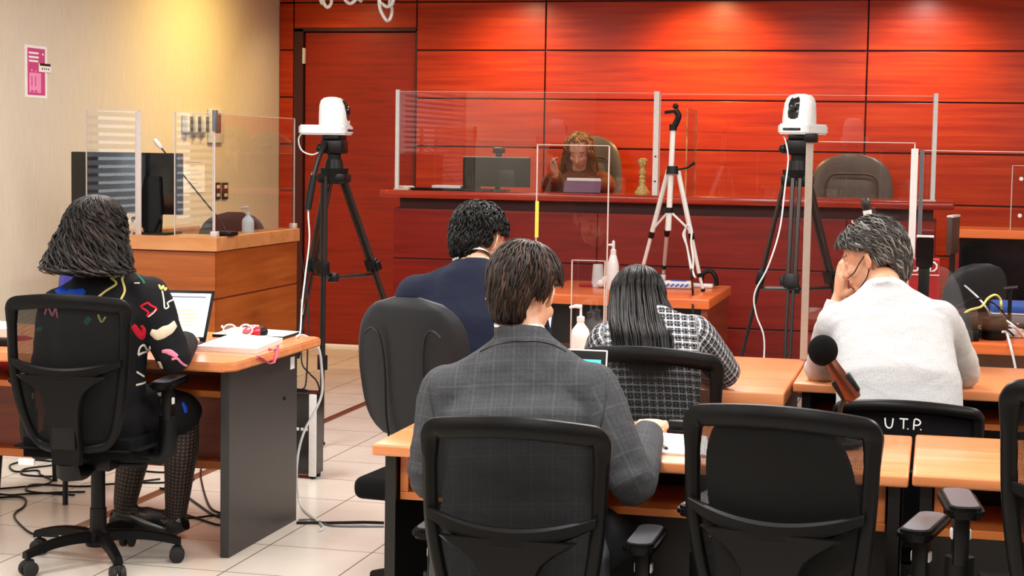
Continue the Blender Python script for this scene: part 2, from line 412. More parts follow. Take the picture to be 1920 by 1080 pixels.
for z0, z1 in ((Z0, Z0+.05), (Z1-.05, Z1)): win.box((XL-.14, W0, z0), (XL-.09, W1, z1))
w1 = struct(win.build('window_1', M['white'], smooth=0)); wn.build('blind', M['white'], w1, smooth=0) if False else None
ROOT['window_1'] = Matrix.Identity(4); wn.build('blind', M['white'], w1, smooth=0)
MB().box((XL-.125, W0+.05, Z0+.05), (XL-.118, W1-.05, Z1-.05)).build('pane', M['acrylic'], w1, smooth=0)
# red panelled wall
rows = [.004, .12, .4815, .843, 1.2045, 1.566, 1.9275, 2.289, 2.6505, ZC]
cols = [-4.98, -4.86, -3.868, -2.865, -.517, 1.83, XR]
mb = MB(); g = .006
for i in range(len(cols)-1):
    for j in range(len(rows)-1):
        x0, x1, z0, z1 = cols[i]+g, cols[i+1]-g, rows[j]+g, rows[j+1]-g
        if i == 1:
            if z1 < 2.3: continue
            if z0 < 2.4: z0 = 2.46
        mb.box((x0, YF, z0), (x1, YF+.022, z1), .002)
mb.box((XL, YF+.02, 2.44), (cols[2], YF+.2, ZC), 0, 1); mb.box((cols[2], YF+.02, 0), (XR, YF+.2, ZC), 0, 1); mb.box((XL, YF+.02, 0), (cols[1], YF+.2, ZC), 0, 1)
struct(mb.build('wall_back', [M['red'], M['groove']], smooth=0))
# door, set back in its dark jamb
mb = MB().box((-4.775, YF+.03, .012), (-3.885, YF+.075, 2.425), .003)
d1 = struct(mb.build('door_1', M['red_door'], smooth=0)); ROOT['door_1'] = Matrix.Identity(4)
jm = MB(); jm.box((-4.86, YF+.006, 0), (-4.785, YF+.19, 2.45)); jm.box((-3.878, YF+.006, 0), (-3.862, YF+.1, 2.45)); jm.box((-4.86, YF+.006, 2.432), (-3.865, YF+.19, 2.46)); jm.box((-4.8, YF+.12, 0), (-3.86, YF+.15, 2.45))
jm.build('door_frame', M['groove'], d1, smooth=0)
for z in (2.245, .3):
    MB().box((-4.79, YF+.0, z-.06), (-4.77, YF+.03, z+.06), .002).cyl((-4.78, YF+.003, z-.06), (-4.78, YF+.003, z+.06), .008).build('hinge', M['silver'], d1)
struct(MB().box((-4.84, YF-.012, 0), (-3.66, YF-.0005, .022), .002).build('reflecting_sill', M['paper'], smooth=0))  # door sill strip, its white stands for light reflected off it

# ================================================================== beige wall furniture
P = thing('poster', 'pink information poster on a white sheet, taped high on the beige wall', 'poster', (XL, 8.795, 1.80))
MB().box((XL, 8.673, 1.80), (XL+.002, 8.917, 2.093)).build('sheet', M['paper'], P, smooth=0)
MB().box((XL+.002, 8.700, 1.815), (XL+.0035, 8.892, 2.078)).build('print', M['pink'], P, smooth=0)
mb = MB(); xx = XL+.0035
for z, y1 in ((2.045, .62), (2.022, .62), (2.0, .60)): mb.box((xx, 8.712, z), (xx+.001, 8.70+.192*y1, z+.011))
mb.box((xx, 8.86, 2.043), (xx+.001, 8.876, 2.053))
mb.build('heading_lines', M['paper'], P, smooth=0)
mb = MB(); mb.box((xx, 8.715, 1.828), (xx+.0008, 8.845, 1.94)); mb.ball((xx, 8.745, 1.953), (.001, .009, .007)); mb.ball((xx, 8.785, 1.949), (.001, .007, .006))
mb.build('figure_print', M['pink_light'], P, smooth=0)
mb = MB()
for y in (8.735, 8.775): mb.box((xx+.001, y, 1.83), (xx+.0018, y+.022, 1.842)); mb.box((xx+.001, y+.004, 1.865), (xx+.0018, y+.012, 1.92))
mb.build('figure_lines', M['pink'], P, smooth=0)
mb = MB().box((XL+.004, 8.82, 1.948), (XL+.006, 8.955, 1.995), 0, 0).box((XL+.006, 8.83, 1.983), (XL+.0068, 8.95, 1.997), 0, 1)
for i in range(4): mb.box((XL+.006, 8.852+i*.024, 1.962), (XL+.0066, 8.862+i*.024, 1.972), 0, 1)
solo(mb, 'note', [M['paper'], M['black_lam']], 'small white note with a dark strip stuck over the edge of the pink poster', 'note', (XL, 8.88, 1.95), smooth=0)
for k, (px, lb) in enumerate(((345, 'leftmost of the three slim white dispensers on the beige wall'), (360, 'middle one of the three slim white dispensers on the beige wall'), (375, 'rightmost of the three slim white dispensers, nearest the wall thermostat'))):
    p = aX(px, 235, XL)
    T = thing('wall_dispenser', lb, 'dispenser', (XL, p.y, p.z-.08), 0, 'white dispensers on the beige wall')
    MB().box((XL+.002, p.y-.045, p.z-.05), (XL+.05, p.y+.045, p.z+.075), .012).build('housing', M['white'], T)
    MB().box((XL+.05, p.y-.012, p.z-.05), (XL+.053, p.y+.034, p.z+.06), .001).build('window_strip', M['pad_grey'], T)
    MB().cyl((XL+.03, p.y, p.z-.05), (XL+.03, p.y, p.z-.085), .012, .008).build('nozzle', M['steel'], T)
p = aX(401, 236, XL)
T = thing('wall_thermostat', 'white wall thermostat with a dark display right of the white dispensers', 'thermostat', (XL, p.y, p.z-.12))
MB().box((XL+.002, p.y-.12, p.z-.12), (XL+.03, p.y+.12, p.z+.12), .006).build('housing', M['white'], T)
MB().box((XL+.03, p.y-.07, p.z-.05), (XL+.034, p.y+.05, p.z+.09), .002).build('display', M['pad_grey'], T)
for px, lb in ((406, 'left of the two dark switch plates low on the beige wall'), (420, 'right of the two dark switch plates low on the beige wall')):
    p = aX(px, 358, XL)
    T = thing('switch_plate', lb, 'switch', (XL, p.y, p.z-.06), 0, 'dark switch plates on the beige wall')
    MB().box((XL+.002, p.y-.05, p.z-.06), (XL+.012, p.y+.05, p.z+.06), .003).build('plate', M['leather_brown'], T)
    for dz in (-.03, .03): MB().box((XL+.012, p.y-.025, p.z+dz-.012), (XL+.018, p.y+.025, p.z+dz+.012), .003).build('rocker', M['white'], T)
a, b_ = aX(343, 310, XL), aX(383, 360, XL)
mb = MB().box((XL+.002, a.y, b_.z), (XL+.004, b_.y, a.z))
for i in range(7): mb.box((XL+.004, a.y+.05, b_.z+.03+i*.03), (XL+.0045, b_.y-.06-(i % 3)*.05, b_.z+.036+i*.03), 0, 1)
solo(mb, 'notice', [M['paper'], M['lilac']], 'white printed notice on the beige wall beside the big monitor', 'notice', (XL, a.y, b_.z), smooth=0)

# ================================================================== witness stand
SX0, SX1, SY0, SY1, SZ = -4.40, -3.68, 8.33, 9.52, 1.065
S = thing('witness_stand', 'orange-brown wooden witness stand in front of the beige wall', 'witness stand', ((SX0+SX1)/2, (SY0+SY1)/2, 0))
mb = MB()
for z0, z1 in ((0, .36), (.37, .73), (.74, .985)):
    mb.box((SX0, SY0, z0), (SX1, SY0+.03, z1), .002); mb.box((SX1-.03, SY0+.001, z0), (SX1, SY1, z1), .002); mb.box((SX0, SY0+.001, z0), (SX0+.03, SY1, z1), .002)
mb.box((SX0+.005, SY0+.006, 0), (SX1-.005, SY0+.025, .985), 0, 1); mb.box((SX1-.025, SY0+.006, 0), (SX1-.006, SY1-.005, .985), 0, 1)
mb.build('front_panel', [M['stand'], M['cherry']], S, smooth=0)
MB().box((SX0-.015, SY0-.02, .99), (SX1+.018, SY0+.26, SZ), .004).box((SX1-.14, SY0+.26, .99), (SX1+.018, SY1, SZ), .004).box((SX0-.015, SY0+.26, .99), (SX0+.1, SY1, SZ), .004).build('ledge', M['stand_top'], S, smooth=0)
MB().box((SX0+.03, SY0+.26, .72), (SX1-.03, SY0+.62, .75)).build('inner_desk', M['cherry'], S, smooth=0)
MB().box((SX0+.0, SY1-.03, 0), (SX1-.03, SY1, .95)).build('back_rail', M['stand'], S, smooth=0)
# clear screens on its ledge
def sheet(T, p0, p1, z0, z1, th=.006, edge='acrylic_edge'):
    """upright clear sheet between two floor-plan points, bright sawn edges"""
    p0, p1 = V(p0[0], p0[1], 0), V(p1[0], p1[1], 0); u = (p1-p0).normalized(); n = V(-u.y, u.x, 0)
    c = (p0+p1)/2+Z3*(z0+z1)/2
    MB().obox(c, (u, n, Z3), ((p1-p0).length, th, z1-z0)).build('clear_sheet', M['acrylic'], T, smooth=0)
    mb = MB()
    for q in (p0, p1): mb.obox(q+Z3*(z0+z1)/2+u*(.002 if q is p0 else -.002), (u, n, Z3), (.0045, th+.001, z1-z0))
    mb.obox((p0+p1)/2+Z3*(z1-.001), (u, n, Z3), ((p1-p0).length, th+.001, .003))
    mb.build('sheet_edge', M[edge], T, smooth=0)
zt = aY(405, 210, SY0+.03).z
T = thing('acrylic_screen', 'clear acrylic screen on the right side ledge of the witness stand', 'screen', (SX1-.01, (SY0+SY1)/2, SZ))
sheet(T, (SX1-.012, SY0+.02), (SX1-.012, SY1-.02), SZ+.001, zt-.01)
for y in (SY0+.025, SY1-.03): MB().box((SX1-.03, y-.02, SZ), (SX1+.006, y+.02, SZ+.03), .003).build('clamp', M['acrylic_edge'], T)
MB().box((SX1-.02, SY0+.005, zt-.1), (SX1-.0, SY0+.04, zt+.01), .003).build('corner_bracket', M['pad_grey'], T)
xa, xb = aY(161, 207, SY0+.05).x, aY(262, 207, SY0+.05).x; xc, xd = aY(327, 210, SY0+.05).x, SX1-.03
T = thing('acrylic_screen', 'clear acrylic screen standing before the big monitor on the witness stand', 'screen', ((xa+xb)/2, SY0+.05, SZ))
sheet(T, (xa, SY0+.05), (xb, SY0+.05), SZ+.001, aY(200, 207, SY0+.05).z)
MB().box((xb-.022, SY0+.038, SZ), (xb+.012, SY0+.046, aY(200, 207, SY0+.05).z-.005), .001).build('edge_strip', M['acrylic_edge'], T)
T = thing('acrylic_screen', 'narrow clear acrylic screen beside the corner bracket of the witness stand', 'screen', ((xc+xd)/2, SY0+.05, SZ))
sheet(T, (xc, SY0+.05), (xd, SY0+.05), SZ+.001, aY(330, 210, SY0+.05).z)

# monitor on the witness stand seen from behind
Ym = SY0+.13
a, b_ = aY(136, 284, Ym), aY(340, 403, Ym)
T = thing('monitor', 'large black monitor seen from behind on the witness stand ledge', 'monitor', ((a.x+b_.x)/2+.06, Ym, SZ))
MB().box((a.x, Ym-.02, b_.z), (b_.x, Ym+.03, a.z), .006).build('housing', M['black_gloss'], T)
xm = aY(292, 400, Ym).x
MB().prism([(-.05, 0), (.05, 0), (.055, .12), (.045, .3), (-.045, .3), (-.08, .12)], (xm, Ym-.022, SZ+.012), X3, Z3, .025, 0, .004).build('stand_neck', M['black'], T)
MB().box((xm-.1, Ym-.075, SZ), (xm+.1, Ym+.12, SZ+.012), .004).build('stand_foot', M['black'], T)
mb = MB()
for dx, s in ((-.11, -1), (.06, 1)):
    mb.tube(smoothpts([(xm+dx*.6, Ym-.025, b_.z+.05), (xm+dx, Ym-.05, b_.z-.04), (xm+dx*.9, Ym-.06, SZ+.09), (xm+dx*.3, Ym-.05, SZ+.02)]), .0045, 8)
mb.build('cable', M['black'], T)
# gooseneck mic in the stand
p0 = aY(398, 395, SY0+.17); p1 = aY(303, 278, SY0+.12)
T = thing('gooseneck_microphone', 'slim gooseneck microphone rising from the witness stand past the monitor', 'microphone', (p0.x+.07, SY0+.17, SZ))
MB().box((p0.x+.03, SY0+.12, SZ), (p0.x+.13, SY0+.22, SZ+.025), .006).build('base', M['black'], T)
MB().tube(smoothpts([(p0.x+.08, SY0+.17, SZ+.02), p0+V(.04, 0, -.04), p0, p1]), .0045, 8).build('stem', M['darkmetal'], T)
MB().tube([p1, p1+(p1-p0).normalized()*.012, p1+(p1-p0).normalized()*.06], [.007, .013, .012]).build('capsule', M['silver'], T)

def pump_bottle(loc, h, mat, label, group=None, rz=0, r=.034):
    T = thing('pump_bottle', label, 'bottle', loc, rz, group); o = V(loc)
    MB().lathe([(0, 0), (r, 0), (r, .01), (r*1.02, h*.35), (r*.9, h*.5), (r*.4, h*.62), (r*.36, h*.66), (0, h*.66)], o).build('bottle_body', mat, T)
    MB().lathe([(r*.42, h*.66), (r*.42, h*.75), (r*.15, h*.77), (r*.12, h*.93), (0, h*.93)], o).tube([o+V(.004, 0, h*.94), o+V(-.02, 0, h*.95), o+V(-.045, 0, h*.92)], [.009, .008, .005]).build('pump', M['white'], T)
p = aX(465, 441, SX1-.07); pump_bottle((p.x, p.y, SZ), .145, M['gel'], 'pale blue hand sanitiser pump bottle on the witness stand ledge', None)
# ================================================================== seats
def make_oval_back(name, label, cat, mat, w, h, z0, recline, rz, loc, seatmat, seam=False, leafs=True):
    """swivel chair with a one-piece padded or shell back; occupant looks along +Y"""
    T = thing(name, label, cat, loc, rz); R_ = ROOT[T.name]
    def bp(u, v, off=0):
        v = min(1, max(0, v)); q = (1-abs(2*v-1)**3.2)**(1/2.4) if v > .5 else (1-abs(2*v-1)**5)**(1/2.2)*(.9+.1*v*2)
        x = u*w/2*max(q, .02); y = -.22-recline*v*h+.05*(u*max(q, .3))**2-.015*math.sin(PI*v)+off
        return V(x, y, z0+v*h)
    fr, bk = [], []
    nu, nv = 18, 22
    mb = MB(); idx = {}
    for side, off in ((0, .03), (1, -.03)):
        for j in range(nv+1):
            for i in range(nu+1):
                v = .004+.992*j/nv; u = -1+2*i/nu; e = max(abs(u), 1-4*min(v, 1-v))
                k = math.sqrt(max(0, 1-max(0, e)**6)); p = bp(u, v, off*k)
                idx[side, j, i] = len(mb.v); mb.v.append(p)
    for side in (0, 1):
        for j in range(nv):
            for i in range(nu): mb.f.append((idx[side, j, i], idx[side, j, i+1], idx[side, j+1, i+1], idx[side, j+1, i])); mb.m.append(0)
    mb.build('back_shell', mat, T, world=False, smooth=60)
    return T, bp
def swivel_base(T, mat, R=.3, n=5, ph=.3, hub=.09, top=.38, caster=.028):
    MB().cyl((0, 0, hub), (0, 0, hub+.12), .032, .03).cyl((0, 0, hub+.12), (0, 0, top), .026).build('gas_column', M['black'], T, world=False)
    mb = MB().lathe([(.0, hub-.02), (.045, hub-.02), (.05, hub), (.045, hub+.03), (.03, hub+.045), (0, hub+.045)]); mb.build('hub', mat, T, world=False)
    for k in range(n):
        a = ph+2*PI*k/n; d = V(math.cos(a), math.sin(a), 0); s = V(-d.y, d.x, 0)
        mb = MB(); rings = []
        for t in np.linspace(0, 1, 9):
            c = d*(.03+(R-.03)*t)+Z3*(hub+.015-.028*t*t+.008*math.sin(PI*t)); wd = .024-.006*t; hh = .022-.007*t
            rings.append([c+s*(wd*x)+Z3*(hh*z) for x, z in ((1, -.8), (.75, .7), (.3, 1), (-.3, 1), (-.75, .7), (-1, -.8))])
        mb.loft(rings); lg = mb.build('base_leg', mat, T, world=False)
        e = d*(R-.015); q = MB().cyl(e+Z3*.04, e+Z3*(hub-.02), .008)
        for sg in (-1, 1): q.tube([e+s*(sg*.007)+Z3*caster, e+s*(sg*.012)+Z3*caster, e+s*(sg*.024)+Z3*caster, e+s*(sg*.027)+Z3*caster], [caster*.9, caster, caster, caster*.8], 16)
        q.box(e+V(-.018, -.018, .03), e+V(.018, .018, .062), .008)
        q.build('caster', M['rubber'], lg, world=False)
def make_mesh_chair(label, loc, rz, lift=0, name='office_chair', group='mesh-back office chairs', opaque=False, BH=1.0):
    T = thing(name, label, 'chair', loc, rz, group)
    def W(v): return float(np.interp(v, [0, .1, .25, .45, .7, 1], [.135, .155, .178, .198, .207, .21]))
    def bp(u, v, off=0):
        x = u*W(v); y = -.255+.035*u*u-.05*v-.022*math.sin(PI*min(1, v*1.1))+off
        return V(x, y, .43+lift+.525*BH*v-.018*u*u*v)
    # frame: closed loop with rounded corners
    loop = []
    for u, v in ((-.6, 0), (-.92, .03), (-1, .12), (-1, .3), (-1, .55), (-1, .8), (-1, .94), (-.985, .975), (-.93, .997), (-.8, 1.0), (-.4, 1.0), (0, 1.0), (.4, 1.0), (.8, 1.0), (.93, .997), (.985, .975), (1, .94), (1, .8), (1, .55), (1, .3), (1, .12), (.92, .03), (.6, 0), (0, -.005)): loop.append(bp(u, v))
    pts = smoothpts(loop, 5, True); n = len(pts); mb = MB(); rings = []
    for i, p in enumerate(pts):
        t = (pts[(i+1) % n]-pts[i-1]).normalized(); nn = V(0, 1, .08).normalized(); b = t.cross(nn).normalized()
        topk = max(0, min(1, (p.z-lift-.86)/.08)); wv = .017+.008*topk
        rings.append([p+b*(wv*x)+nn*(.015*y) for x, y in ((-1, -.5), (-.6, -1), (.3, -1), (1, -.3), (1, .6), (.4, 1), (-.6, 1), (-1, .5))])
    rings.append(rings[0]); mb.loft(rings, 0, False); mb.build('backrest_frame', M['black_frame'], T, world=False, smooth=50)
    mb = MB(); nu, nv = 14, 18; mb.pat = []
    for j in range(nv+1):
        for i in range(nu+1):
            u, v = -.96+1.92*i/nu, .02+.955*j/nv
            if v > .9: u *= 1-.6*(v-.9)
            p = bp(u, v, .004); mb.v.append(p); mb.pat.append((p.x, p.z, 0))
    for j in range(nv):
        for i in range(nu): mb.f.append((j*(nu+1)+i, j*(nu+1)+i+1, (j+1)*(nu+1)+i+1, (j+1)*(nu+1)+i)); mb.m.append(0)
    mb.build('back_mesh', M['fabric_black'] if opaque else M['mesh'], T, world=False, smooth=60)
    # crossbar dipping in the middle, with the spine plate below it
    mb = MB(); rings = []
    for u in np.linspace(-1.0, 1.0, 25):
        dip = .615-.105*(1-u*u)**1.0; p = bp(u, dip, -.022-.012*(1-u*u)); hh = .012+.014*(1-abs(u)**2)
        rings.append([p+Z3*(hh*z)+Y3*(.011*y) for z, y in ((1, -.4), (.7, -1), (-.7, -1), (-1, -.4), (-1, .6), (1, .6))])
    mb.loft(rings); mb.build('crossbar', M['black_frame'], T, world=False, smooth=40)
    mb = MB(); rings = []
    for v, hw in ((.51, .165), (.485, .15), (.45, .118), (.40, .086), (.34, .07), (.24, .062), (.1, .058), (-.03, .056), (-.1, .054)):
        p = bp(0, max(v, 0), -.03); p.z = .43+lift+.525*BH*v
        rings.append([p+X3*(hw*x)+Y3*y for x, y in ((-1, -.004), (-.92, -.014), (.92, -.014), (1, -.004), (1, .014), (-1, .014))])
    mb.loft(rings); sp = mb.build('back_support', M['black_frame'], T, world=False, smooth=30)
    mb = MB()
    zc = .43+lift+.525*.2
    mb.box((-.043, -.318, zc-.1), (.043, -.298, zc+.12), .004); mb.build('cover_plate', M['black'], sp, world=False)
    mb = MB().tube([(0, -.285, .38+lift), (0, -.27, .335+lift), (0, -.2, .325+lift), (0, -.05, .34+lift)], [.04, .045, .045, .04], 12, 0, .5, X3); mb.build('tilt_bar', M['black'], T, world=False)
    # seat
    b = bmesh.new(); bmesh.ops.create_cube(b, size=1)
    for v in b.verts: v.co = V(v.co.x*.47, v.co.y*.46, v.co.z*.075)
    bmesh.ops.bevel(b, geom=list(b.edges), offset=.034, segments=4, affect='EDGES')
    for v in b.verts:
        v.co.z += -.014*(1-(v.co.x/.235)**2)*(v.co.z > 0); v.co.z -= max(0, v.co.y-.12)*.18; v.co += V(0, .0, .42+lift)
    MB().bm(b).build('seat', M['fabric_black'], T, world=False, smooth=60)
    MB().box((-.1, -.13, .325+lift), (.1, .11, .385+lift), .012).box((-.03, -.05, .33+lift), (.2, -.035, .345+lift), .003).build('mechanism', M['black'], T, world=False)
    swivel_base(T, M['black_frame'], top=.34+lift)
    for sg in (-1, 1):
        x = .268*sg
        ar = MB().tube([(.12*sg, .0, .37+lift), (.24*sg, .0, .36+lift), (x-.005*sg, .0, .385+lift), (x, .0, .44+lift), (x, .0, .52+lift)], [.02, .02, .022, .024, .024], 10, 0, 1.4, Y3).box((x-.018, -.028, .5+lift), (x+.018, .028, .625+lift), .008).build('armrest', M['black'], T, world=False)
        o = [(a, b2) for a, b2 in rrect(.085, .255, .035)]
        MB().prism([(a, b2) for a, b2 in o], (x, .02, .625+lift), X3, Y3, .026, 0, .008).build('arm_pad', M['black_frame'], ar, world=False)
        MB().prism(rrect(.062, .222, .026), (x, .02, .6505+lift), X3, Y3, .003, 0, .001).build('pad_sheen', M['pad_grey'], ar, world=False)  # lighter top layer imitates light reflected on the glossy pad
        MB().box((x-.019-.004, -.012, .56+lift), (x+.019+.004, .012, .585+lift), .004).build('height_button', M['silver'], ar, world=False)
    return T
# ================================================================== the office chairs
C_lady = make_mesh_chair('black mesh-back office chair the woman in the patterned shirt sits on', (aY(184, 900, 5.66).x, 5.66, 0), .1, .045)
C1 = dup(C_lady, (aY(968, 785, 3.87).x, 4.13, 0), 0.0, 'black mesh-back office chair the man in the grey suit sits on, nearest the camera')
C2 = dup(C_lady, (aY(1468, 800, 3.85).x+.05, 4.1, 0), -.2, 'empty black mesh-back office chair with an oval chair back inside, right of the grey-suited man')
C3 = dup(C_lady, (.345, 4.0, 0), .1, 'empty black mesh-back office chair cut off by the right edge of the picture')
C_w = dup(C_lady, (aY(1212, 700, 5.2).x+.06, 5.48, 0), -.17, 'black mesh-back office chair the long-haired woman in tweed sits on')
def relift(T, d):
    """gas lift: everything above the column rides up or down by d"""
    for ch in T.children:
        if not ch.name.startswith(('base_leg', 'hub')):
            ch.location.z = d
relift(C1, -.097); relift(C2, -.035); relift(C3, .075); relift(C_w, -.075)
for ch in C2.children:
    if ch.name.startswith('armrest'): ch.location.z += .035
# oval back of another chair, added as a part of the empty one
mb = MB(); rings = []
for t in np.linspace(-1, 1, 15):
    k = math.sqrt(max(0, 1-t**2)); rings.append([V(.155*k*math.cos(a)*.999+.0, -.215+.05*0+t*.0, 0) for a in (0,)])
cu = MB().ball((0, 0, 0), (1, 1, 1), seg=36)
for v in cu.v:
    q = (abs(v.x)**2.6+abs(v.z)**2.6+abs(v.y)**2.6)**(-1/2.6); x, y, z = v.x*q, v.y*q, v.z*q
    v.x, v.z = -.012+.176*x-.02*z, .775+.205*z; v.y = -.212+.036*y+.035*((v.x+.02)/.2)**2-.04*(v.z-.43)/.525
cu.build('second_chair_back', M['fabric_black'], C2, world=False, smooth=60)
tg = MB().box((-.2, -.245, .405), (-.14, -.232, .428), .003); tg.build('seat_label', M['marker'], C_lady, world=False)
# chair with initials on its back
U = make_mesh_chair('black chair with U.T.P. chalked in white across its back', (aY(1700, 800, 5.3).x+.02, 5.52, 0), -.07, -.06, 'office_chair', 'mesh-back office chairs', True, .82)
mb = MB(); h0 = .735
def ww(pts): mb.tube(smoothpts([V(x, -.325-.05*((z-.46)/.525)*0-.004, z) for x, z in pts], 4), .0024, 6)
UX = -.06
ww([(UX, h0+.03), (UX+.003, h0+.008), (UX+.012, h0), (UX+.021, h0+.006), (UX+.024, h0+.03)])
ww([(UX+.043, h0+.03), (UX+.068, h0+.03)]); ww([(UX+.055, h0+.03), (UX+.055, h0+.001)])
ww([(UX+.085, h0), (UX+.087, h0+.03), (UX+.1, h0+.029), (UX+.104, h0+.021), (UX+.098, h0+.014), (UX+.087, h0+.013)])
for q in (.068, .106): mb.ball((UX+q, -.329, h0+.001), .0022, seg=8)
LET = mb
LET.build('lettering', M['marker'], U, world=False)
# shell-back chair of the navy-suited man
p = aY(795, 700, 5.14)
NV, _ = make_oval_back('shell_back_chair', 'dark grey chair with a tall rounded plastic back behind the man in navy', 'chair', M["shell"], .39, .47, .615, .16, -.1, (p.x-.02, 5.40, 0), M['fabric_black'])
MB().box((-.23, -.2, .4), (.23, .25, .475), .03, seg=4).build('seat', M['fabric_black'], NV, world=False)
MB().tube([(0, -.25, .6), (0, -.27, .45), (0, -.15, .385), (0, 0, .385)], .025, 10, 0, 1.8, X3).build('back_bar', M['black'], NV, world=False)
mb = MB()
for sg in (-1, 1): mb.tube(smoothpts([V(sg*x, -.262-.16*(z-.545)-.0, z) for x, z in ((.13, .965), (.1, .985), (.075, .95), (.066, .85), (.07, .7), (.06, .6))]), .006, 8, 0, .5, Y3)
mb.build('back_ridge', M['shell'], NV, world=False)
swivel_base(NV, M['black_frame'], top=.4)

# executive armchairs behind the bench
def exec_chair(label, loc, rz, mat, w, z0, h):
    T, bp = make_oval_back('executive_chair', label, 'chair', mat, w, h, z0, .12, rz, loc, mat)
    mb = MB(); nu, nv = 10, 8
    rings = []
    for j in range(nv+1):
        for i in range(nu+1):
            u, v = -.58+1.16*i/nu, .42+.34*j/nv
            k = (1-abs(i/nu*2-1)**6)*(1-abs(j/nv*2-1)**6); mb.v.append(bp(u, v, .026+.02*k))
    for j in range(nv):
        for i in range(nu): mb.f.append((j*(nu+1)+i, j*(nu+1)+i+1, (j+1)*(nu+1)+i+1, (j+1)*(nu+1)+i)); mb.m.append(0)
    mb.build('back_pad', mat, T, world=False, smooth=50, flip=False)
    mb = MB().tube(smoothpts([bp(x, y, .04) for x, y in ((-.6, .42), (-.62, .6), (-.55, .77), (0, .79), (.55, .77), (.62, .6), (.6, .42))], 5), .006, 8); mb.build('seam_piping', M['leather_brown'], T, world=False)
    MB().box((-.26, -.22, z0-.12), (.26, .28, z0-.02), .04, seg=4).build('seat', mat, T, world=False)
    for sg in (-1, 1): MB().tube(smoothpts([(sg*.3, -.18, z0+.12), (sg*.31, .0, z0+.16), (sg*.3, .2, z0+.14), (sg*.3, .22, z0+.02), (sg*.27, .1, z0-.09)]), .025, 10).build('armrest', M['black'], T, world=False)
    swivel_base(T, M['black_frame'], R=.32, top=z0-.1)
    return T
YB0 = 10.9
BZ = 1.268
D0 = struct(MB().box((-3.42, YB0+.12, 0), (-.05, YF-.03, .22)).build('trim_1', M['cherry'], smooth=0))
pj = aY(1086, 300, 11.75)
E1 = exec_chair('olive leather executive chair the judge sits in', (pj.x+.0, 11.9, .22), PI, M['leather_olive'], .47, .70, .74)
# empty dark one: turned to the room
E2 = exec_chair('empty dark leather executive chair at the right end of the judge bench', (aY(1598, 330, 11.75).x, 11.85, .22), PI+.08, M['leather_dark'], .57, .66, .68)
# chair inside the witness stand, blue chair, chair behind the clerk counter
p = aY(428, 420, 9.2)
WCH, _ = make_oval_back('swivel_chair', 'brown padded chair inside the witness stand', 'chair', M['leather_brown'], .44, .5, .66, .1, PI, (p.x-.02, 9.08, 0), M['leather_brown'])
MB().box((-.22, -.2, .45), (.22, .22, .54), .03, seg=3).build('seat', M['leather_brown'], WCH, world=False); swivel_base(WCH, M['black_frame'], R=.22, top=.46)
p = aY(82, 495, 6.9)
B1, _ = make_oval_back('plastic_chair', 'blue plastic chair half hidden behind the woman in the patterned shirt', 'chair', M['blue_chair'], .36, .42, aY(82, 467, 6.9).z-.42, .1, PI-.2, (p.x+.14, 6.78, 0), M['blue_chair'])
MB().box((-.2, -.2, .42), (.2, .2, .46), .015, seg=3).build('seat', M['blue_chair'], B1, world=False)
for sx in (-1, 1):
    for sy in (-1, 1): MB().cyl((sx*.17, sy*.16, .43), (sx*.19, sy*.19, 0), .012).build('leg', M['darkmetal'], B1, world=False)
    MB().tube([(sx*.12, -.19, .44), (sx*.12, -.25, .6), (sx*.12, -.26, aY(82, 467, 6.9).z-.3)], .011).build('back_post', M['darkmetal'], B1, world=False)
p = aY(1800, 520, 8.6)
K1, _ = make_oval_back('operator_chair', 'black round-backed chair in front of the dark clerk counter', 'chair', M['shell'], .36, .42, .62, .12, .55, (p.x-.04, 8.75, 0), M['fabric_black'])
MB().box((-.2, -.18, .42), (.2, .22, .49), .03, seg=3).build('seat', M['fabric_black'], K1, world=False)
MB().tube([(0, -.24, .7), (0, -.26, .5), (0, -.1, .4), (0, 0, .4)], .022, 10, 0, 1.6, X3).build('back_bar', M['black'], K1, world=False); swivel_base(K1, M['black_frame'], R=.27, top=.42)

# ================================================================== judge bench
J = thing('judge_bench', 'long red wooden judge bench in front of the red panelled wall', 'bench', (-1.75, YB0+.3, 0))
x0, x1 = -3.545, .0
MB().box((x0-.085, YB0, BZ-.052), (x1+.105, YB0+.62, BZ), .014, seg=3).build('countertop', M['bench_top'], J, smooth=40)
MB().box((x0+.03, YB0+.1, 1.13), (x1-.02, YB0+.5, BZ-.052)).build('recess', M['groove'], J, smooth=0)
mb = MB(); zr = [.02, .06, .425, .81, 1.148]; xr = [x0, -2.145, -.547, x1]
for i in range(3):
    for j in range(4): mb.box((xr[i]+.004, YB0+.04, zr[j]+.005), (xr[i+1]-.004, YB0+.06, zr[j+1]-.005), .002)
mb.box((x0+.002, YB0+.052, 0), (x1-.002, YB0+.1, 1.146), 0, 1); mb.box((x0, YB0+.06, 0), (x0+.02, YB0+.5, 1.148)); mb.box((x1-.02, YB0+.06, 0), (x1, YB0+.5, 1.148))
mb.build('front_panel', [M['bench_red'], M['groove']], J, smooth=0)
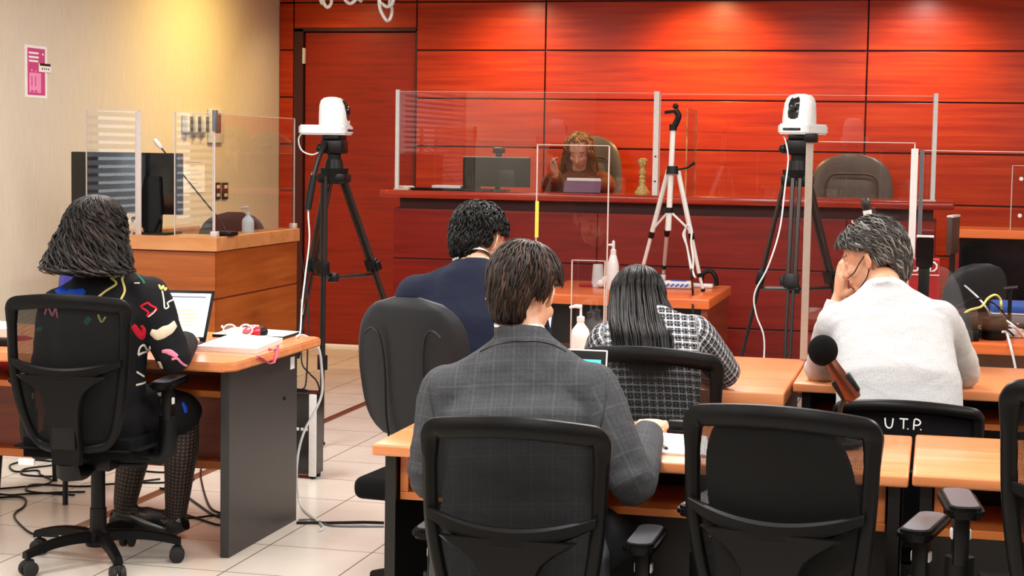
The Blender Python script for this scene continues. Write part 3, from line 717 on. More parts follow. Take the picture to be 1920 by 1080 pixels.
# clear screens on the bench
YS = YB0+.05
def post(T, px, py0, py1, Y, mat='white', w=.026, nm='post'):
    a, b2 = aY(px, py0, Y), aY(px, py1, Y); x = (a.x+b2.x)/2
    MB().box((x-w/2, Y-.012, b2.z), (x+w/2, Y+.012, a.z), .002).build(nm, M[mat], T, smooth=0); return x, a.z
T = thing('acrylic_screen', 'wide clear acrylic screen at the left end of the judge bench', 'screen', (-2.8, YS, BZ))
xl = aY(745, 300, YS).x; xm_ = aY(1230, 270, YS).x; xr_ = aY(1752, 280, YS).x
zt = aY(745, 168, YS).z
sheet(T, (xl+.01, YS+.0), (xm_-.014, YS), BZ+.001, zt-.01)
MB().box((xl-.013, YS-.012, BZ), (xl+.013, YS+.012, zt), .002).build('post', M['white'], T, smooth=0)
MB().box((xl-.015, YS-.03, BZ), (xl+.09, YS+.03, BZ+.012), .003).build('foot', M['acrylic_edge'], T)
T = thing('acrylic_screen', 'wide clear acrylic screen at the right half of the judge bench', 'screen', (-.9, YS, BZ))
zt2 = aY(1230, 173, YS).z
sheet(T, (xm_+.022, YS), (xr_-.012, YS), BZ+.001, zt2-.01)
for x, mt, w in ((xm_, 'silver', .036), (xr_, 'white', .026)): MB().box((x-w/2, YS-.012, BZ), (x+w/2, YS+.012, zt2+.006), .002).build('post', M[mt], T, smooth=0)
for z in (1.36, 1.52): MB().cyl((xm_, YS-.013, z), (xm_, YS-.0165, z), .006).build('screw', M['darkmetal'], T)
MB().box((xr_-.09, YS-.03, BZ), (xr_+.02, YS+.03, BZ+.012), .003).build('foot', M['acrylic_edge'], T)
xs = aY(1297, 280, YS+.3).x
T = thing('acrylic_screen', 'clear acrylic side divider across the judge bench right of the figurine', 'screen', (xs, YS+.25, BZ))
sheet(T, (xs, YS+.06), (xs, YS+.5), BZ+.001, aY(1300, 205, YS+.3).z, .008, 'acrylic_edge_orange_lit')
# things on the bench
Yb = YB0+.2
a, b_ = aY(868, 293, Yb), aY(992, 353, Yb)
T = thing('monitor', 'black monitor on the judge bench with a webcam on its top edge', 'monitor', ((a.x+b_.x)/2, Yb+.05, BZ))
MB().box((a.x, Yb, b_.z+.005), (b_.x, Yb+.035, a.z), .005).build('housing', M['black'], T)
MB().box((a.x+.25, Yb-.012, b_.z+.01), (b_.x-.1, Yb, b_.z+.12), .004).build('back_cover', M['black_lam'], T)
MB().box((a.x+.16, Yb-.03, BZ), (b_.x-.16, Yb+.13, BZ+.012), .004).cyl(((a.x+b_.x)/2, Yb+.05, BZ+.01), ((a.x+b_.x)/2, Yb+.045, b_.z+.05), .018).build('stand_foot', M['black'], T)
MB().box((a.x, Yb-.001, a.z-.006), (b_.x, Yb+.036, a.z+.001), .001).build('top_rim', M['steel'], T, smooth=0)
p = aY(935, 284, Yb)
T = thing('webcam', 'small black webcam clipped on the judge monitor', 'webcam', (p.x, Yb+.01, a.z))
MB().box((p.x-.04, Yb-.012, p.z-.012), (p.x+.04, Yb+.025, p.z+.022), .008).build('body', M['black'], T)
MB().box((p.x-.02, Yb-.008, a.z+.001), (p.x+.02, Yb+.02, p.z-.01), .004).build('clip', M['darkmetal'], T)
MB().box((p.x-.03, Yb-.006, p.z+.022), (p.x+.02, Yb+.02, p.z+.027), .002).build('top_light', M['marker'], T)
a, b_ = aY(770, 346, Yb-.02), aY(925, 352, Yb-.02)
mb = MB().box((a.x+.01, Yb-.1, BZ), (b_.x, Yb+.1, BZ+.016), .007)
solo(mb, 'laptop', M['black'], 'flat closed black laptop lying on the judge bench behind the left screen', 'laptop', ((a.x+b_.x)/2, Yb, BZ))
T = thing('document_stack', 'small stack of white papers on the closed laptop on the judge bench', 'papers', ((a.x+b_.x)/2-.05, Yb, BZ+.016))
MB().box((a.x+.16, Yb-.06, BZ+.0165), (a.x+.36, Yb+.08, BZ+.034), .002).build('sheets', M['paper'], T, smooth=0)
MB().box((a.x+.37, Yb-.05, BZ+.0165), (a.x+.47, Yb+.07, BZ+.03), .003).build('binder_clip', M['black'], T)
p = aY(757, 349, Yb-.03)
mb = MB()
for i in range(5): mb.ball((p.x-.02+.02*i, Yb-.04+.012*(i % 2), BZ+.014), (.022, .02, .014), seg=10)
solo(mb, 'crumpled_tissue', M['paper'], 'crumpled white tissue beside the left post of the judge screen', 'tissue', (p.x, Yb-.04, BZ))
p = aY(1204, 362, Yb)
T = thing('figurine', 'small ivory and gold ornamental figurine on the judge bench', 'figurine', (p.x, Yb, BZ)); o = V(p.x, Yb, BZ); hh = aY(1204, 296, Yb).z-BZ
MB().lathe([(0, 0), (.05, 0), (.052, .012), (.04, .03), (.03, .05), (.022, .06)], o).build('base', M['gold'], T)
MB().lathe([(.022, .058), (.019, .075), (.024, .09), (.018, .1), (.022, .115), (.017, .125), (.024, .14), (.026, .152), (.018, .165), (.014, .175)], o).build('stem', M['gold'], T)
MB().lathe([(.013, .172), (.02, .185), (.031, .205), (.034, .222), (.028, hh-.008), (.01, hh)], o, 8).build('crown', M['gold'], T)
a, b_ = aY(1056, 338, Yb+.0), aY(1125, 359, Yb)
T = thing('case_file', 'thick mauve case file propped open in front of the judge', 'file', ((a.x+b_.x)/2, Yb+.05, BZ))
MB().obox(((a.x+b_.x)/2, Yb+.03, BZ+.04), (X3, V(0, .5, .87).normalized(), V(0, -.87, .5).normalized()), (b_.x-a.x, .088, .02), .003).build('cover', M['purple'], T, smooth=0)
MB().obox(((a.x+b_.x)/2, Yb+.06, BZ+.055), (X3, V(0, .5, .87).normalized(), V(0, -.87, .5).normalized()), (b_.x-a.x-.02, .09, .035), .006).build('pages', M['paper'], T, smooth=0)
# ================================================================== desks
def edge_top(x0, x1, y0, y1, z, th=.032): return MB().box((x0, y0, z-th), (x1, y1, z), .007, seg=3)
# left desk
T = thing('desk', 'orange-topped desk with a black end panel where the woman in the patterned shirt works', 'desk', (-3.6, 6.3, 0))
dx1 = -2.488
mb = MB().prism([(-4.9, 5.79), (dx1-.04, 5.79), (dx1, 5.84), (dx1, 6.72), (dx1-.04, 6.76), (-4.9, 6.76)], (0, 0, .715), X3, Y3, .035, 0, .006); mb.build('desktop', M['orange'], T, smooth=30)
MB().box((-2.575, 5.88, .0), (-2.54, 6.58, .715), .002).build('end_panel', M['grey_lam'], T, smooth=0)
MB().box((-2.5395, 6.5, .64), (-2.538, 6.545, .69)).build('sticker', M['marker'], T, smooth=0)
MB().cyl((-2.5395, 6.44, .53), (-2.535, 6.44, .53), .008).build('cable_grommet', M['black'], T)
MB().box((-4.9, 6.42, .27), (-2.576, 6.44, .715)).build('modesty_panel', M['cherry'], T, smooth=0)
MB().box((-4.9, 6.36, .235), (-2.64, 6.44, .27), .004).build('foot_rail', M['orange_edge'], T, smooth=0)
MB().box((-4.9, 6.02, .585), (-2.58, 6.41, .61), .002).build('lower_shelf', M['orange_edge'], T, smooth=0)
MB().box((-4.9, 5.9, .0), (-4.86, 6.58, .715)).build('end_panel', M['grey_lam'], T, smooth=0)
# far desks
T = thing('desk', 'orange desk between the tweed-jacketed woman and the clear divider', 'desk', (-1.1, 6.2, 0))
edge_top(-1.82, -.475, 5.725, 6.715, .75, .05).build('desktop', M['orange'], T)
MB().box((-1.80, 5.9, 0), (-1.77, 6.66, .70)).build('end_panel', M['black_lam'], T, smooth=0); MB().box((-.53, 5.9, 0), (-.5, 6.66, .70)).build('end_panel', M['black_lam'], T, smooth=0)
MB().box((-1.77, 6.4, .15), (-.53, 6.42, .70)).build('modesty_panel', M['black_lam'], T, smooth=0)
T = thing('desk', 'orange desk the man in the light grey jumper leans on', 'desk', (.6, 6.35, 0))
edge_top(-.468, 1.7, 6.0, 6.72, .752, .034).build('desktop', M['orange'], T)
for x in (-.44, .53, 1.64): MB().box((x, 6.06, 0), (x+.03, 6.66, .718)).build('end_panel', M['black_lam'], T, smooth=0)
MB().box((-.41, 6.5, .15), (1.64, 6.52, .718)).build('modesty_panel', M['black_lam'], T, smooth=0)
MB().box((-.41, 6.12, .6), (.53, 6.48, .622), .002).box((.56, 6.12, .6), (1.64, 6.48, .622), .002).build('lower_shelf', M['orange_edge'], T, smooth=0)
# near desks
def near_desk(x0, x1, y0, z, label):
    T = thing('desk', label, 'desk', ((x0+x1)/2, y0+.3, 0))
    edge_top(x0, x1, y0, y0+.635, z).build('desktop', M['orange'], T)
    MB().box((x0+.02, y0+.06, 0), (x0+.05, y0+.6, z-.032)).build('end_panel', M['black_lam'], T, smooth=0)
    MB().box((x1-.05, y0+.06, 0), (x1-.02, y0+.6, z-.032)).build('end_panel', M['black_lam'], T, smooth=0)
    MB().box((x0+.05, y0+.42, .1), (x1-.05, y0+.44, z-.032)).build('modesty_panel', M['black_lam'], T, smooth=0)
    sh = MB().box((x0+.055, y0+.085, .585), (x1-.055, y0+.415, .607), .002)
    for x in (x0+.055, x1-.08): sh.box((x, y0+.085, .6075), (x+.024, y0+.415, z-.033), .002)
    sh.build('lower_shelf', M['orange_edge'], T, smooth=0)
near_desk(-1.462, -.045, 4.345, .75, 'long orange desk in front of the man in the grey suit')
near_desk(-.036, 1.5, 4.335, .757, 'orange desk between the two empty office chairs at the right')
# side table below the bench
T = thing('side_table', 'small orange-topped table under the silver tripod by the judge bench', 'table', (-1.65, 9.7, 0))
edge_top(-2.2, -1.187, 9.27, 10.3, .75, .055).build('tabletop', M['counter_wood'], T)
MB().box((-1.235, 9.3, 0), (-1.2, 10.26, .695)).build('end_panel', M['cherry'], T, smooth=0); MB().box((-2.18, 9.3, 0), (-2.15, 10.26, .695)).build('end_panel', M['cherry'], T, smooth=0)
MB().box((-2.15, 9.42, .1), (-1.235, 9.44, .695)).build('modesty_panel', M['black_lam'], T, smooth=0)
# equipment desk and the clerk counter at the right
T = thing('desk', 'equipment desk at the right piled with cables and black boxes', 'desk', (1, 7.9, 0))
edge_top(.165, 1.9, 7.6, 8.25, .75, .05).build('desktop', M['counter_wood'], T)
MB().box((.2, 7.66, 0), (.23, 8.2, .70)).build('end_panel', M['black_lam'], T, smooth=0); MB().box((1.84, 7.66, 0), (1.87, 8.2, .70)).build('end_panel', M['black_lam'], T, smooth=0)
MB().box((.23, 7.75, .1), (1.84, 7.77, .70)).build('modesty_panel', M['black_lam'], T, smooth=0)
T = thing('clerk_counter', 'tall clerk counter with an orange top and dark glossy front at the right', 'counter', (.95, 10.0, 0))
MB().box((.098, 9.8, 1.10), (1.9, 10.25, 1.148), .004).build('countertop', M['counter_wood'], T, smooth=0)
MB().box((.13, 9.86, 0), (1.88, 9.9, 1.10)).build('front_panel', M['black_gloss'], T, smooth=0)
MB().box((.11, 9.86, 0), (.13, 10.2, 1.10)).build('side_panel', M['bench_red'], T, smooth=0); MB().box((1.88, 9.86, 0), (1.9, 10.2, 1.10)).build('side_panel', M['bench_red'], T, smooth=0)
Tp = thing('acrylic_screen', 'small clear acrylic screen standing on the tall clerk counter', 'screen', (.8, 9.86, 1.148))
q = aY(1898, 310, 9.85); sheet(Tp, (q.x, 9.85), (1.6, 9.85), 1.1485, q.z, .008)
for py in (335, 404): MB().cyl((q.x+.05, 9.843, aY(1905, py, 9.85).z), (q.x+.05, 9.838, aY(1905, py, 9.85).z), .011).build('screw', M['marker'], Tp)

# ================================================================== clear dividers on the desks
T = thing('acrylic_screen', 'tall clear acrylic divider with yellow tape, left of the woman in tweed', 'screen', (-1.25, 6.66, .75))
Yv = 6.66; va, vb = aY(1005, 400, Yv).x, aY(1141, 400, Yv).x
sheet(T, (va, Yv), (vb, Yv), .751, 1.572, .006)
MB().box((va-.002, Yv-.006, aY(1007, 445, Yv).z), (va+.012, Yv-.0035, aY(1007, 377, Yv).z)).build('yellow_tape', M['yellow'], T, smooth=0)
for x in (va+.03, vb-.03): MB().box((x-.02, Yv-.04, .7505), (x+.02, Yv+.04, .775), .004).build('foot', M['acrylic_edge'], T)
T = thing('acrylic_screen', 'low clear acrylic stand behind the white pump bottle', 'screen', (-1.2, 6.68, .75))
q = aY(1072, 487, 6.60); q2 = aY(1136, 470, 6.60)
sheet(T, (q.x, 6.60), (q2.x, 6.60), .751, q.z, .005)
q = aZ(1088, 658, .75); pump_bottle((aY(1088, 640, 6.5).x, 6.5, .75), .205, M['white'], 'white pump bottle of sanitiser beside the clear divider', None, 0, .037)
Yp = 6.69
T = thing('acrylic_screen', 'wide clear acrylic screen with posts behind the man in the light jumper', 'screen', (.4, Yp, .752))
xa, xb = aY(1515, 400, Yp).x, aY(1712, 400, Yp).x
sheet(T, (xa, Yp), (xb, Yp), .753, 1.6); sheet(T, (xb+.03, Yp), (1.6, Yp), .753, 1.572)
MB().box((xa-.014, Yp-.014, .7525), (xa+.014, Yp-.004, 1.62), .002).build('post', M['steel'], T, smooth=0)
MB().box((xa-.02, Yp-.03, 1.595), (xa+.03, Yp+.01, 1.63), .006).build('post_clip', M['black'], T)
MB().box((xb-.014, Yp-.018, .7525), (xb+.012, Yp-.004, 1.577), .002).build('post', M['white'], T, smooth=0)
MB().box((xb+.018, Yp-.012, .7525), (xb+.034, Yp+.008, 1.572), .001).build('post', M['pad_grey'], T, smooth=0)

# ================================================================== pan-tilt cameras and tripods
def ptz(label, loc, ang):
    """local +X is where the lens looks"""
    T = thing('pan_tilt_camera', label, 'camera', loc, ang, 'white cameras on black tripods')
    MB().prism(rrect(.255, .165, .03), (-.045, 0, 0), X3, Y3, .05, 0, .008).build('base', M['white'], T, world=False)
    mb = MB(); rings = []
    for z, wx, wy, ox in ((.05, .15, .15, .0), (.07, .15, .15, 0), (.11, .146, .146, -.002), (.15, .134, .138, -.006), (.175, .112, .12, -.01), (.188, .078, .09, -.012), (.193, .03, .04, -.012)):
        rings.append([V(ox+x, y, z) for x, y in rrect(wx, wy, min(wx, wy)*.38, 6)])
    mb.loft(rings); mb.build('dome', M['white'], T, world=False, smooth=60)
    mb = MB(); rings = []
    for z, hx, wy in ((.072, .076, .058), (.10, .0755, .066), (.14, .072, .064), (.165, .062, .052), (.178, .05, .036)):
        rings.append([V(hx*x-.004, wy*y, z) for x, y in ((.72, -.5), (1.02, -.42), (1.06, 0), (1.02, .42), (.72, .5))])
    mb.loft(rings); lw = mb.build('lens_window', M['black_gloss'], T, world=False, smooth=60)
    MB().lathe([(0, 0), (.02, 0), (.02, .006), (.012, .009), (0, .009)], (.073, 0, .125), 16, 0, (Y3, Z3, X3)).build('lens', M['screen_off'], lw, world=False)
    MB().box((.0825, -.045, .018), (.0865, .045, .03), .001).build('front_slot', M['black_gloss'], T, world=False)
    return T
def limb(T, name, a, b, split, w=.017, single=.013, mat='darkmetal', tw='bronze_tube'):
    """tripod leg: twin upper tubes, a clamp, one lower tube, a foot"""
    a, b = V(a), V(b); d = (b-a).normalized(); s = d.cross(V(0, 0, 1)).normalized(); m = a.lerp(b, split)
    mb = MB()
    for sg in (-1, 1): mb.tube([a+s*sg*w, m+s*sg*w], .0105, 8)
    mb.tube([a+s*0, m], .004, 6)
    lg = mb.build(name, M[tw], T)
    MB().obox(m, (s, d, s.cross(d)), (w*2+.035, .07, .04), .006).obox(m+s*(w+.026), (s, d, s.cross(d)), (.02, .05, .03), .005).build('clamp', M['black'], lg)
    mb = MB()
    m2 = m.lerp(b, .53)
    for sg in (-1, 1): mb.tube([m+s*sg*w*.7, m2+s*sg*w*.7], .008, 8)
    mb.tube([m2, b], single*.9, 10).build('lower_tube', M['darkmetal'], lg)
    MB().obox(m2, (s, d, s.cross(d)), (.05, .08, .035), .006).build('clamp', M['black'], lg)
    MB().ball(b+Z3*.008, (.02, .02, .012), seg=12).build('rubber_foot', M['rubber'], lg)
    return m
def video_tripod(label, px, py, Y, feet, ang, camlabel, handle):
    h = aY(px, py, Y); T = thing('video_tripod', label, 'tripod', (h.x, Y, 0), 0, 'black video tripods'); ap = h-Z3*.2
    MB().cyl(ap-Z3*.05, ap+Z3*.03, .06, .075).obox(ap-Z3*.02, (X3, Y3, Z3), (.15, .12, .05), .012).build('shoulder', M['black'], T)
    MB().cyl(ap+Z3*.03, ap+Z3*.075, .05, .042).cyl(ap+Z3*.075, ap+Z3*.11, .035).obox(ap+Z3*.14, (X3, Y3, Z3), (.12, .11, .075), .015).obox(ap+Z3*.188, (X3, Y3, Z3), (.09, .13, .022), .004).ball(ap+V(-.07, -.02, .13), .022).build('fluid_head', M['black'], T)
    mids = []
    for i, f in enumerate(feet):
        f = V(f); d = V(f.x-ap.x, f.y-ap.y, 0).normalized(); mids.append(limb(T, 'leg', ap+d*.06-Z3*.01, f+Z3*.01, .34))
    c = V(ap.x, ap.y, sum(m.z for m in mids)/3-.05)
    mb = MB().obox(c, (X3, Y3, Z3), (.05, .05, .05), .01)
    for m in mids: mb.tube([c, V(m.x, m.y, m.z-.05)], .009, 8)
    mb.build('spreader', M['darkmetal'], T)
    if handle:
        mb = MB().tube(smoothpts(handle[:3], 4), .012, 8).tube(handle[2:], [.017, .019, .017], 10); mb.build('pan_handle', M['black'], T)
    ptz(camlabel, h, ang)
    return T, ap
Yt = 8.3
video_tripod('black video tripod in front of the red door, beside the witness stand', 627, 253, Yt, (aZ(603, 838, 0), aZ(800, 800, 0), aZ(528, 800, 0)), .06, 'white pan-tilt camera with its lens turned right, above the tripod by the red door',
    [aY(612, 268, Yt-.05), aY(600, 290, Yt-.1), aY(588, 330, Yt-.15), aY(582, 362, Yt-.18), aY(577, 393, Yt-.2)])
video_tripod('black video tripod in front of the right half of the judge bench', 1498, 252, Yt, (aZ(1464, 915, 0), aZ(1340, 880, 0), aZ(1640, 868, 0)), -PI/2-.35, 'white pan-tilt camera facing the room, above the tripod by the empty leather chair', None)
def cable(name, pts, r, mat, label, cat='cable', group=None, k=6):
    q = smoothpts(pts, k); lo = min(p.z for p in q)
    return solo(MB().tube(q, r, 6), name, M[mat], label, cat, (q[0].x, q[0].y, lo), group, 60)
cable('camera_cable', [aY(568, 246, Yt), aY(560, 262, Yt), aY(566, 282, Yt-.02), aY(585, 290, Yt-.04), aY(604, 285, Yt-.08), aY(592, 310, Yt-.1), aY(580, 345, Yt-.14), aY(578, 400, Yt-.2), aY(580, 450, Yt-.3), aY(572, 520, Yt-.7), aY(566, 575, 7.2), aY(563, 622, 6.78), aZ(556, 630, .758)], .004, 'white', 'white cable running from the left camera down to the desk')
cable('camera_cable', [aY(1470, 256, Yt-.02), aY(1474, 268, Yt-.05), aY(1478, 300, Yt-.08), aY(1472, 350, Yt-.12), aY(1462, 430, Yt-.25), aY(1440, 500, Yt-.3), aY(1415, 550, Yt-.3), aY(1418, 590, Yt-.3), aY(1432, 630, Yt-.3), aY(1432, 680, Yt-.3), aY(1425, 760, Yt-.3), aZ(1420, 880, .008)], .0038, 'white', 'white cable hanging from the right camera along its tripod leg')
# silver tripod on the side table
Yq = 9.75
ap = aY(1261, 318, Yq)
T = thing('photo_tripod', 'small silver photo tripod standing on the side table below the judge bench', 'tripod', (ap.x, Yq, .75))
lo = aY(1253, 432, Yq); hi = aY(1262, 238, Yq)
MB().cyl(lo, hi, .017, .015).build('centre_column', M['silver'], T)
MB().cyl(ap-Z3*.025, ap+Z3*.02, .038, .03).build('shoulder', M['black'], T)
mb = MB().tube(smoothpts([hi-Z3*.01, hi+V(.02, 0, .03), hi+V(.03, 0, .065), hi+V(.012, 0, .095)]), .018, 10).tube([hi+V(.012, 0, .09), hi+V(-.05, 0, .082)], .009, 8).ball(hi+V(.012, 0, .118), .017).cyl(hi-Z3*.02, hi+Z3*.015, .022)
mb.build('phone_clamp', M['black'], T)
mb = MB().tube([ap+V(.03, -.01, 0), ap+V(.09, -.03, .012), ap+V(.13, -.04, .04)], [.006, .006, .009]); mb.build('pan_handle', M['black'], T)
bc = aY(1255, 395, Yq)
MB().cyl(bc-Z3*.012, bc+Z3*.018, .022).build('brace_collar', M['black'], T)
for f, mz in ((aZ(1195, 540, .75), 0), (aZ(1318, 547, .75), 0), (aZ(1243, 526, .75), 0)):
    d = V(f.x-ap.x, f.y-ap.y, 0).normalized(); a = ap+d*.03; m = a.lerp(f, .54); m2 = a.lerp(f, .86)
    lg = MB().tube([a, m], .0145, 8).tube([m, m2], .011, 8).tube([m2, f+Z3*.012], .009, 8).tube([bc, a.lerp(f, .5)], .007, 8).build('leg', M['silver'], T)
    MB().tube([m-(f-a)*.02, m+(f-a)*.03], .017, 10).tube([m2-(f-a)*.012, m2+(f-a)*.02], .014, 10).build('clamp', M['black'], lg)
    MB().ball(f+Z3*.01, (.014, .014, .011), seg=10).build('rubber_foot', M['black'], lg)
cable('coiled_cable', [aY(1288, 425, Yq-.07), aY(1281, 440, Yq-.09), aY(1288, 462, Yq-.11), aY(1293, 490, Yq-.13), aY(1297, 510, Yq-.16), aY(1300, 490, Yq-.15), aY(1296, 455, Yq-.12), aY(1297, 430, Yq-.1), aY(1289, 422, Yq-.09), aY(1284, 440, Yq-.08), aY(1291, 475, Yq-.11), aY(1300, 512, Yq-.17), aY(1304, 520, Yq-.2)], .006, 'white', 'white cable coiled on the right leg of the silver tripod')

# things on the side table
q = aY(1149, 520, 9.75); T = thing('spray_bottle', 'tall white spray bottle on the side table', 'bottle', (q.x, 9.75, .75)); o = V(q.x, 9.75, .75); hb = aY(1149, 450, 9.75).z-.75
MB().lathe([(0, 0), (.034, 0), (.036, .02), (.034, hb*.5), (.02, hb*.68), (.013, hb*.72), (0, hb*.72)], o).build('bottle_body', M['white'], T)
MB().lathe([(.017, hb*.7), (.017, hb*.8), (.009, hb*.82), (.009, hb*.97), (0, hb)], o).tube([o+Z3*hb*.9, o+V(-.03, -.01, hb*.9)], [.008, .006]).build('spray_cap', M['white'], T)
q = aY(1121, 522, 9.85); o = V(q.x, 9.85, .75)
T = thing('paper_cup_stack', 'stack of white cups upside down on the side table beside the spray bottle', 'cups', o)
MB().lathe([(0, .0), (.037, 0), (.04, .004), (.036, .03), (.037, .034), (.034, .06), (.035, .064), (.029, .135), (0, .135)], o).build('cups', M['white'], T)
q = aZ(1137, 540, .75); mb = MB()
for i in range(6): mb.ball((q.x-.03+.014*i, q.y+.03*(i % 2), .75+.025+.012*(i % 3)), (.028, .026, .024), seg=9)
solo(mb, 'crumpled_paper', M['paper'], 'crumpled white paper on the side table below the cups', 'paper', (q.x, q.y, .75))
q = aZ(1100, 538, .75); solo(MB().box((q.x-.045, q.y-.02, .7505), (q.x+.04, q.y+.03, .768), .006), 'red_marker_pouch', M['red_item'], 'small flat red pouch on the left of the side table', 'pouch', (q.x, q.y, .75))
q = aZ(1271, 541, .75); T = thing('tissue_pack', 'blue and white pack of wipes on the side table under the silver tripod', 'wipes', (q.x, q.y, .75))
MB().box((q.x-.085, q.y-.04, .7505), (q.x+.085, q.y+.06, .795), .014, seg=3).build('pack', M['white'], T)
mb = MB()
for i in range(5): mb.obox((q.x-.055+.028*i, q.y-.0405, .772), (V(.8, 0, .6), Y3, V(-.6, 0, .8)), (.026, .003, .01), .001)
mb.box((q.x-.04, q.y-.03, .795), (q.x+.05, q.y+.04, .7975), .001); mb.build('print', M['box_blue'], T, smooth=0)
q = aZ(1236, 528, .75); solo(MB().box((q.x-.035, q.y, .7505), (q.x+.035, q.y+.05, .79), .004), 'small_box', M['white'], 'small white box left of the pack of wipes', 'box', (q.x, q.y, .75))
q = aZ(1331, 540, .75); T = thing('tape_dispenser', 'black and white tape dispenser at the right end of the side table', 'tape dispenser', (q.x, q.y, .75))
MB().box((q.x-.12, q.y-.03, .7505), (q.x+.02, q.y+.04, .775), .008).build('base', M['white'], T)
MB().tube(smoothpts([(q.x-.05, q.y, .77), (q.x-.045, q.y, .83), (q.x-.0, q.y, .85), (q.x+.03, q.y, .82), (q.x+.04, q.y, .765)]), .02, 10, 0, .7).build('arch', M['black'], T)
cable('power_cable', [aY(1296, 505, 9.5), aY(1297, 520, 9.32), aZ(1299, 548, .762), aY(1299, 575, 9.25), aY(1300, 640, 9.25), aY(1296, 760, 9.2), aZ(1290, 850, .006)], .006, 'black', 'black cable dropping over the front of the side table')

# ================================================================== things on the left desk
zd = .75
A = aZ(386, 640, zd+.014)
T = thing('laptop', 'open laptop with a white document on screen on the left desk', 'laptop', (A.x-.15, A.y-.08, zd))
ux = V(.985, .17, 0).normalized(); uy = V(-.17, .985, 0).normalized()
hz = aY(399, 545, A.y+.08).z-zd-.016
br = V(A.x, A.y, zd+.016); lup = (Z3*hz+uy*.07+ux*.02); lu = lup.normalized(); ln = ux.cross(lu)
MB().obox(br-ux*.155-uy*.1-Z3*.007, (ux, uy, Z3), (.31, .21, .015), .004).build('keyboard_base', M['black'], T)
cl = br-ux*.155+lup*.5
MB().obox(cl, (ux, ln, lu), (.31, .008, lup.length), .003).build('lid', M['black'], T)
MB().obox(cl-ln*0+(-ln if ln.y > 0 else ln)*.0047, (ux, ln, lu), (.286, .001, lup.length-.028)).build('screen', M['screen_white'], T, smooth=0)
sg = (-1 if ln.y > 0 else 1)
mb = MB()
for i in range(5): mb.obox(cl+ln*sg*.0056+lu*(.02-.016*i)+ux*(.0-.0), (ux, ln, lu), (.2-.02*(i % 2), .0006, .006))
mb.build('highlighted_lines', M['screen_line'], T, smooth=0)
MB().obox(cl+ln*sg*.0056+lu*(lup.length*.36)+ux*.01, (ux, ln, lu), (.23, .0006, .006)).build('heading', M['screen_text'], T, smooth=0)
def quad_slab(pts, z0, th, name, mats, label, cat, rz=0, smooth=0):
    """flat slab from four desk-level corners"""
    b = [V(p.x, p.y, z0) for p in pts]; mb = MB(); t = [p+Z3*th for p in b]
    mb.add(b+t, [(0, 1, 2, 3), (4, 7, 6, 5)], 0); mb.add(b+t, [(0, 4, 5, 1), (1, 5, 6, 2), (2, 6, 7, 3), (3, 7, 4, 0)], 1)
    c = sum(b, V(0, 0, 0))/4; return solo(mb, name, mats, label, cat, c, None, smooth)
quad_slab([aZ(368, 658, zd), aZ(481, 664, zd), aZ(530, 643, zd), aZ(436, 634, zd)], zd+.0005, .02, 'paper_stack', [M['paper'], M['paper_edge']], 'thick stack of white papers at the near corner of the left desk', 'papers')
quad_slab([aZ(398, 632, zd), aZ(530, 637, zd), aZ(563, 627, zd), aZ(440, 618, zd)], zd+.0005, .012, 'clipboard', [M['white'], M['black']], 'white folder with a black edge under the glasses and mouse on the left desk', 'folder')
zq = zd+.013
q = aZ(476, 628, zq); T = thing('computer_mouse', 'red and black computer mouse on the white folder', 'mouse', (q.x, q.y, zq)); um = V(.75, .66, 0).normalized(); vm = V(-.66, .75, 0)
mb = MB().ball(q+Z3*.012, (.05, .032, .026), (um, vm, Z3), 20)
for v in mb.v: v.z = max(v.z, zq)
mb.build('shell', M['mouse_red'], T, smooth=60)
mb = MB().ball(q+Z3*.012+um*.03, (.03, .0325, .0235), (um, vm, Z3), 16)
for v in mb.v: v.z = max(v.z, zq)
mb.build('button_panel', M['black'], T, smooth=60)
MB().tube([q+Z3*.037-um*.02+vm*.012, q+Z3*.0385+um*.005+vm*.012, q+Z3*.036+um*.026+vm*.012], .006, 8, 0, .5).build('stripe', M['white'], T)
q = aZ(446, 630, zq); T = thing('eyeglasses', 'pair of pale-framed eyeglasses standing on the white folder beside the mouse', 'glasses', (q.x, q.y, zq)); u_ = V(.93, .36, 0); w_ = V(-.36, .93, 0)
fr = MB(); ln_ = MB()
for sgn in (-1, 1):
    c = q+u_*(.033*sgn)+Z3*.026
    fr.tube([c+u_*(.027*math.cos(a))+Z3*(.022*math.sin(a)) for a in np.linspace(0, 2*PI, 17)], .003, 6)
    ln_.tube([c+w_*.0004, c-w_*.0004], .024, 14)
    fr.tube(smoothpts([c+u_*.028*sgn+Z3*.008, c+u_*.034*sgn+Z3*.01+w_*.01, c+u_*.034*sgn+Z3*.006+w_*.1, c+u_*.03*sgn-Z3*.018+w_*.14]), .0028, 6)
fr.tube(smoothpts([q+u_*-.008+Z3*.028, q+Z3*.033, q+u_*.008+Z3*.028]), .003, 6); fr.build('frame', M['paper'], T); ln_.build('lens', M['acrylic'], T, smooth=0)
T = thing('lanyard', 'pink strap hanging in a loop over the end of the left desk', 'strap', (-2.485, 6.1, .75))
p5 = [aX(*p, -2.481) for p in ((521, 648), (519, 662), (513, 680), (505, 682), (492, 672), (482, 668))]
MB().tube([V(-2.52, p5[0].y, .7545), V(-2.486, p5[0].y, .754)]+p5, .0065, 8, 0, .4, X3).build('strap', M['pink_strap'], T)
quad_slab([aZ(-20, 640, zd), aZ(30, 640, zd), aZ(34, 628, zd), aZ(-20, 622, zd)], zd+.0005, .05, 'paper_stack', [M['paper'], M['paper_edge']], 'stack of white papers at the left end of the left desk', 'papers')
q = aZ(8, 648, zd); solo(MB().box((q.x-.1, q.y-.03, zd+.0005), (q.x+.04, q.y+.03, zd+.03), .008), 'pencil_case', M['black'], 'black pencil case beside the papers at the left edge of the picture', 'case', (q.x, q.y, zd))
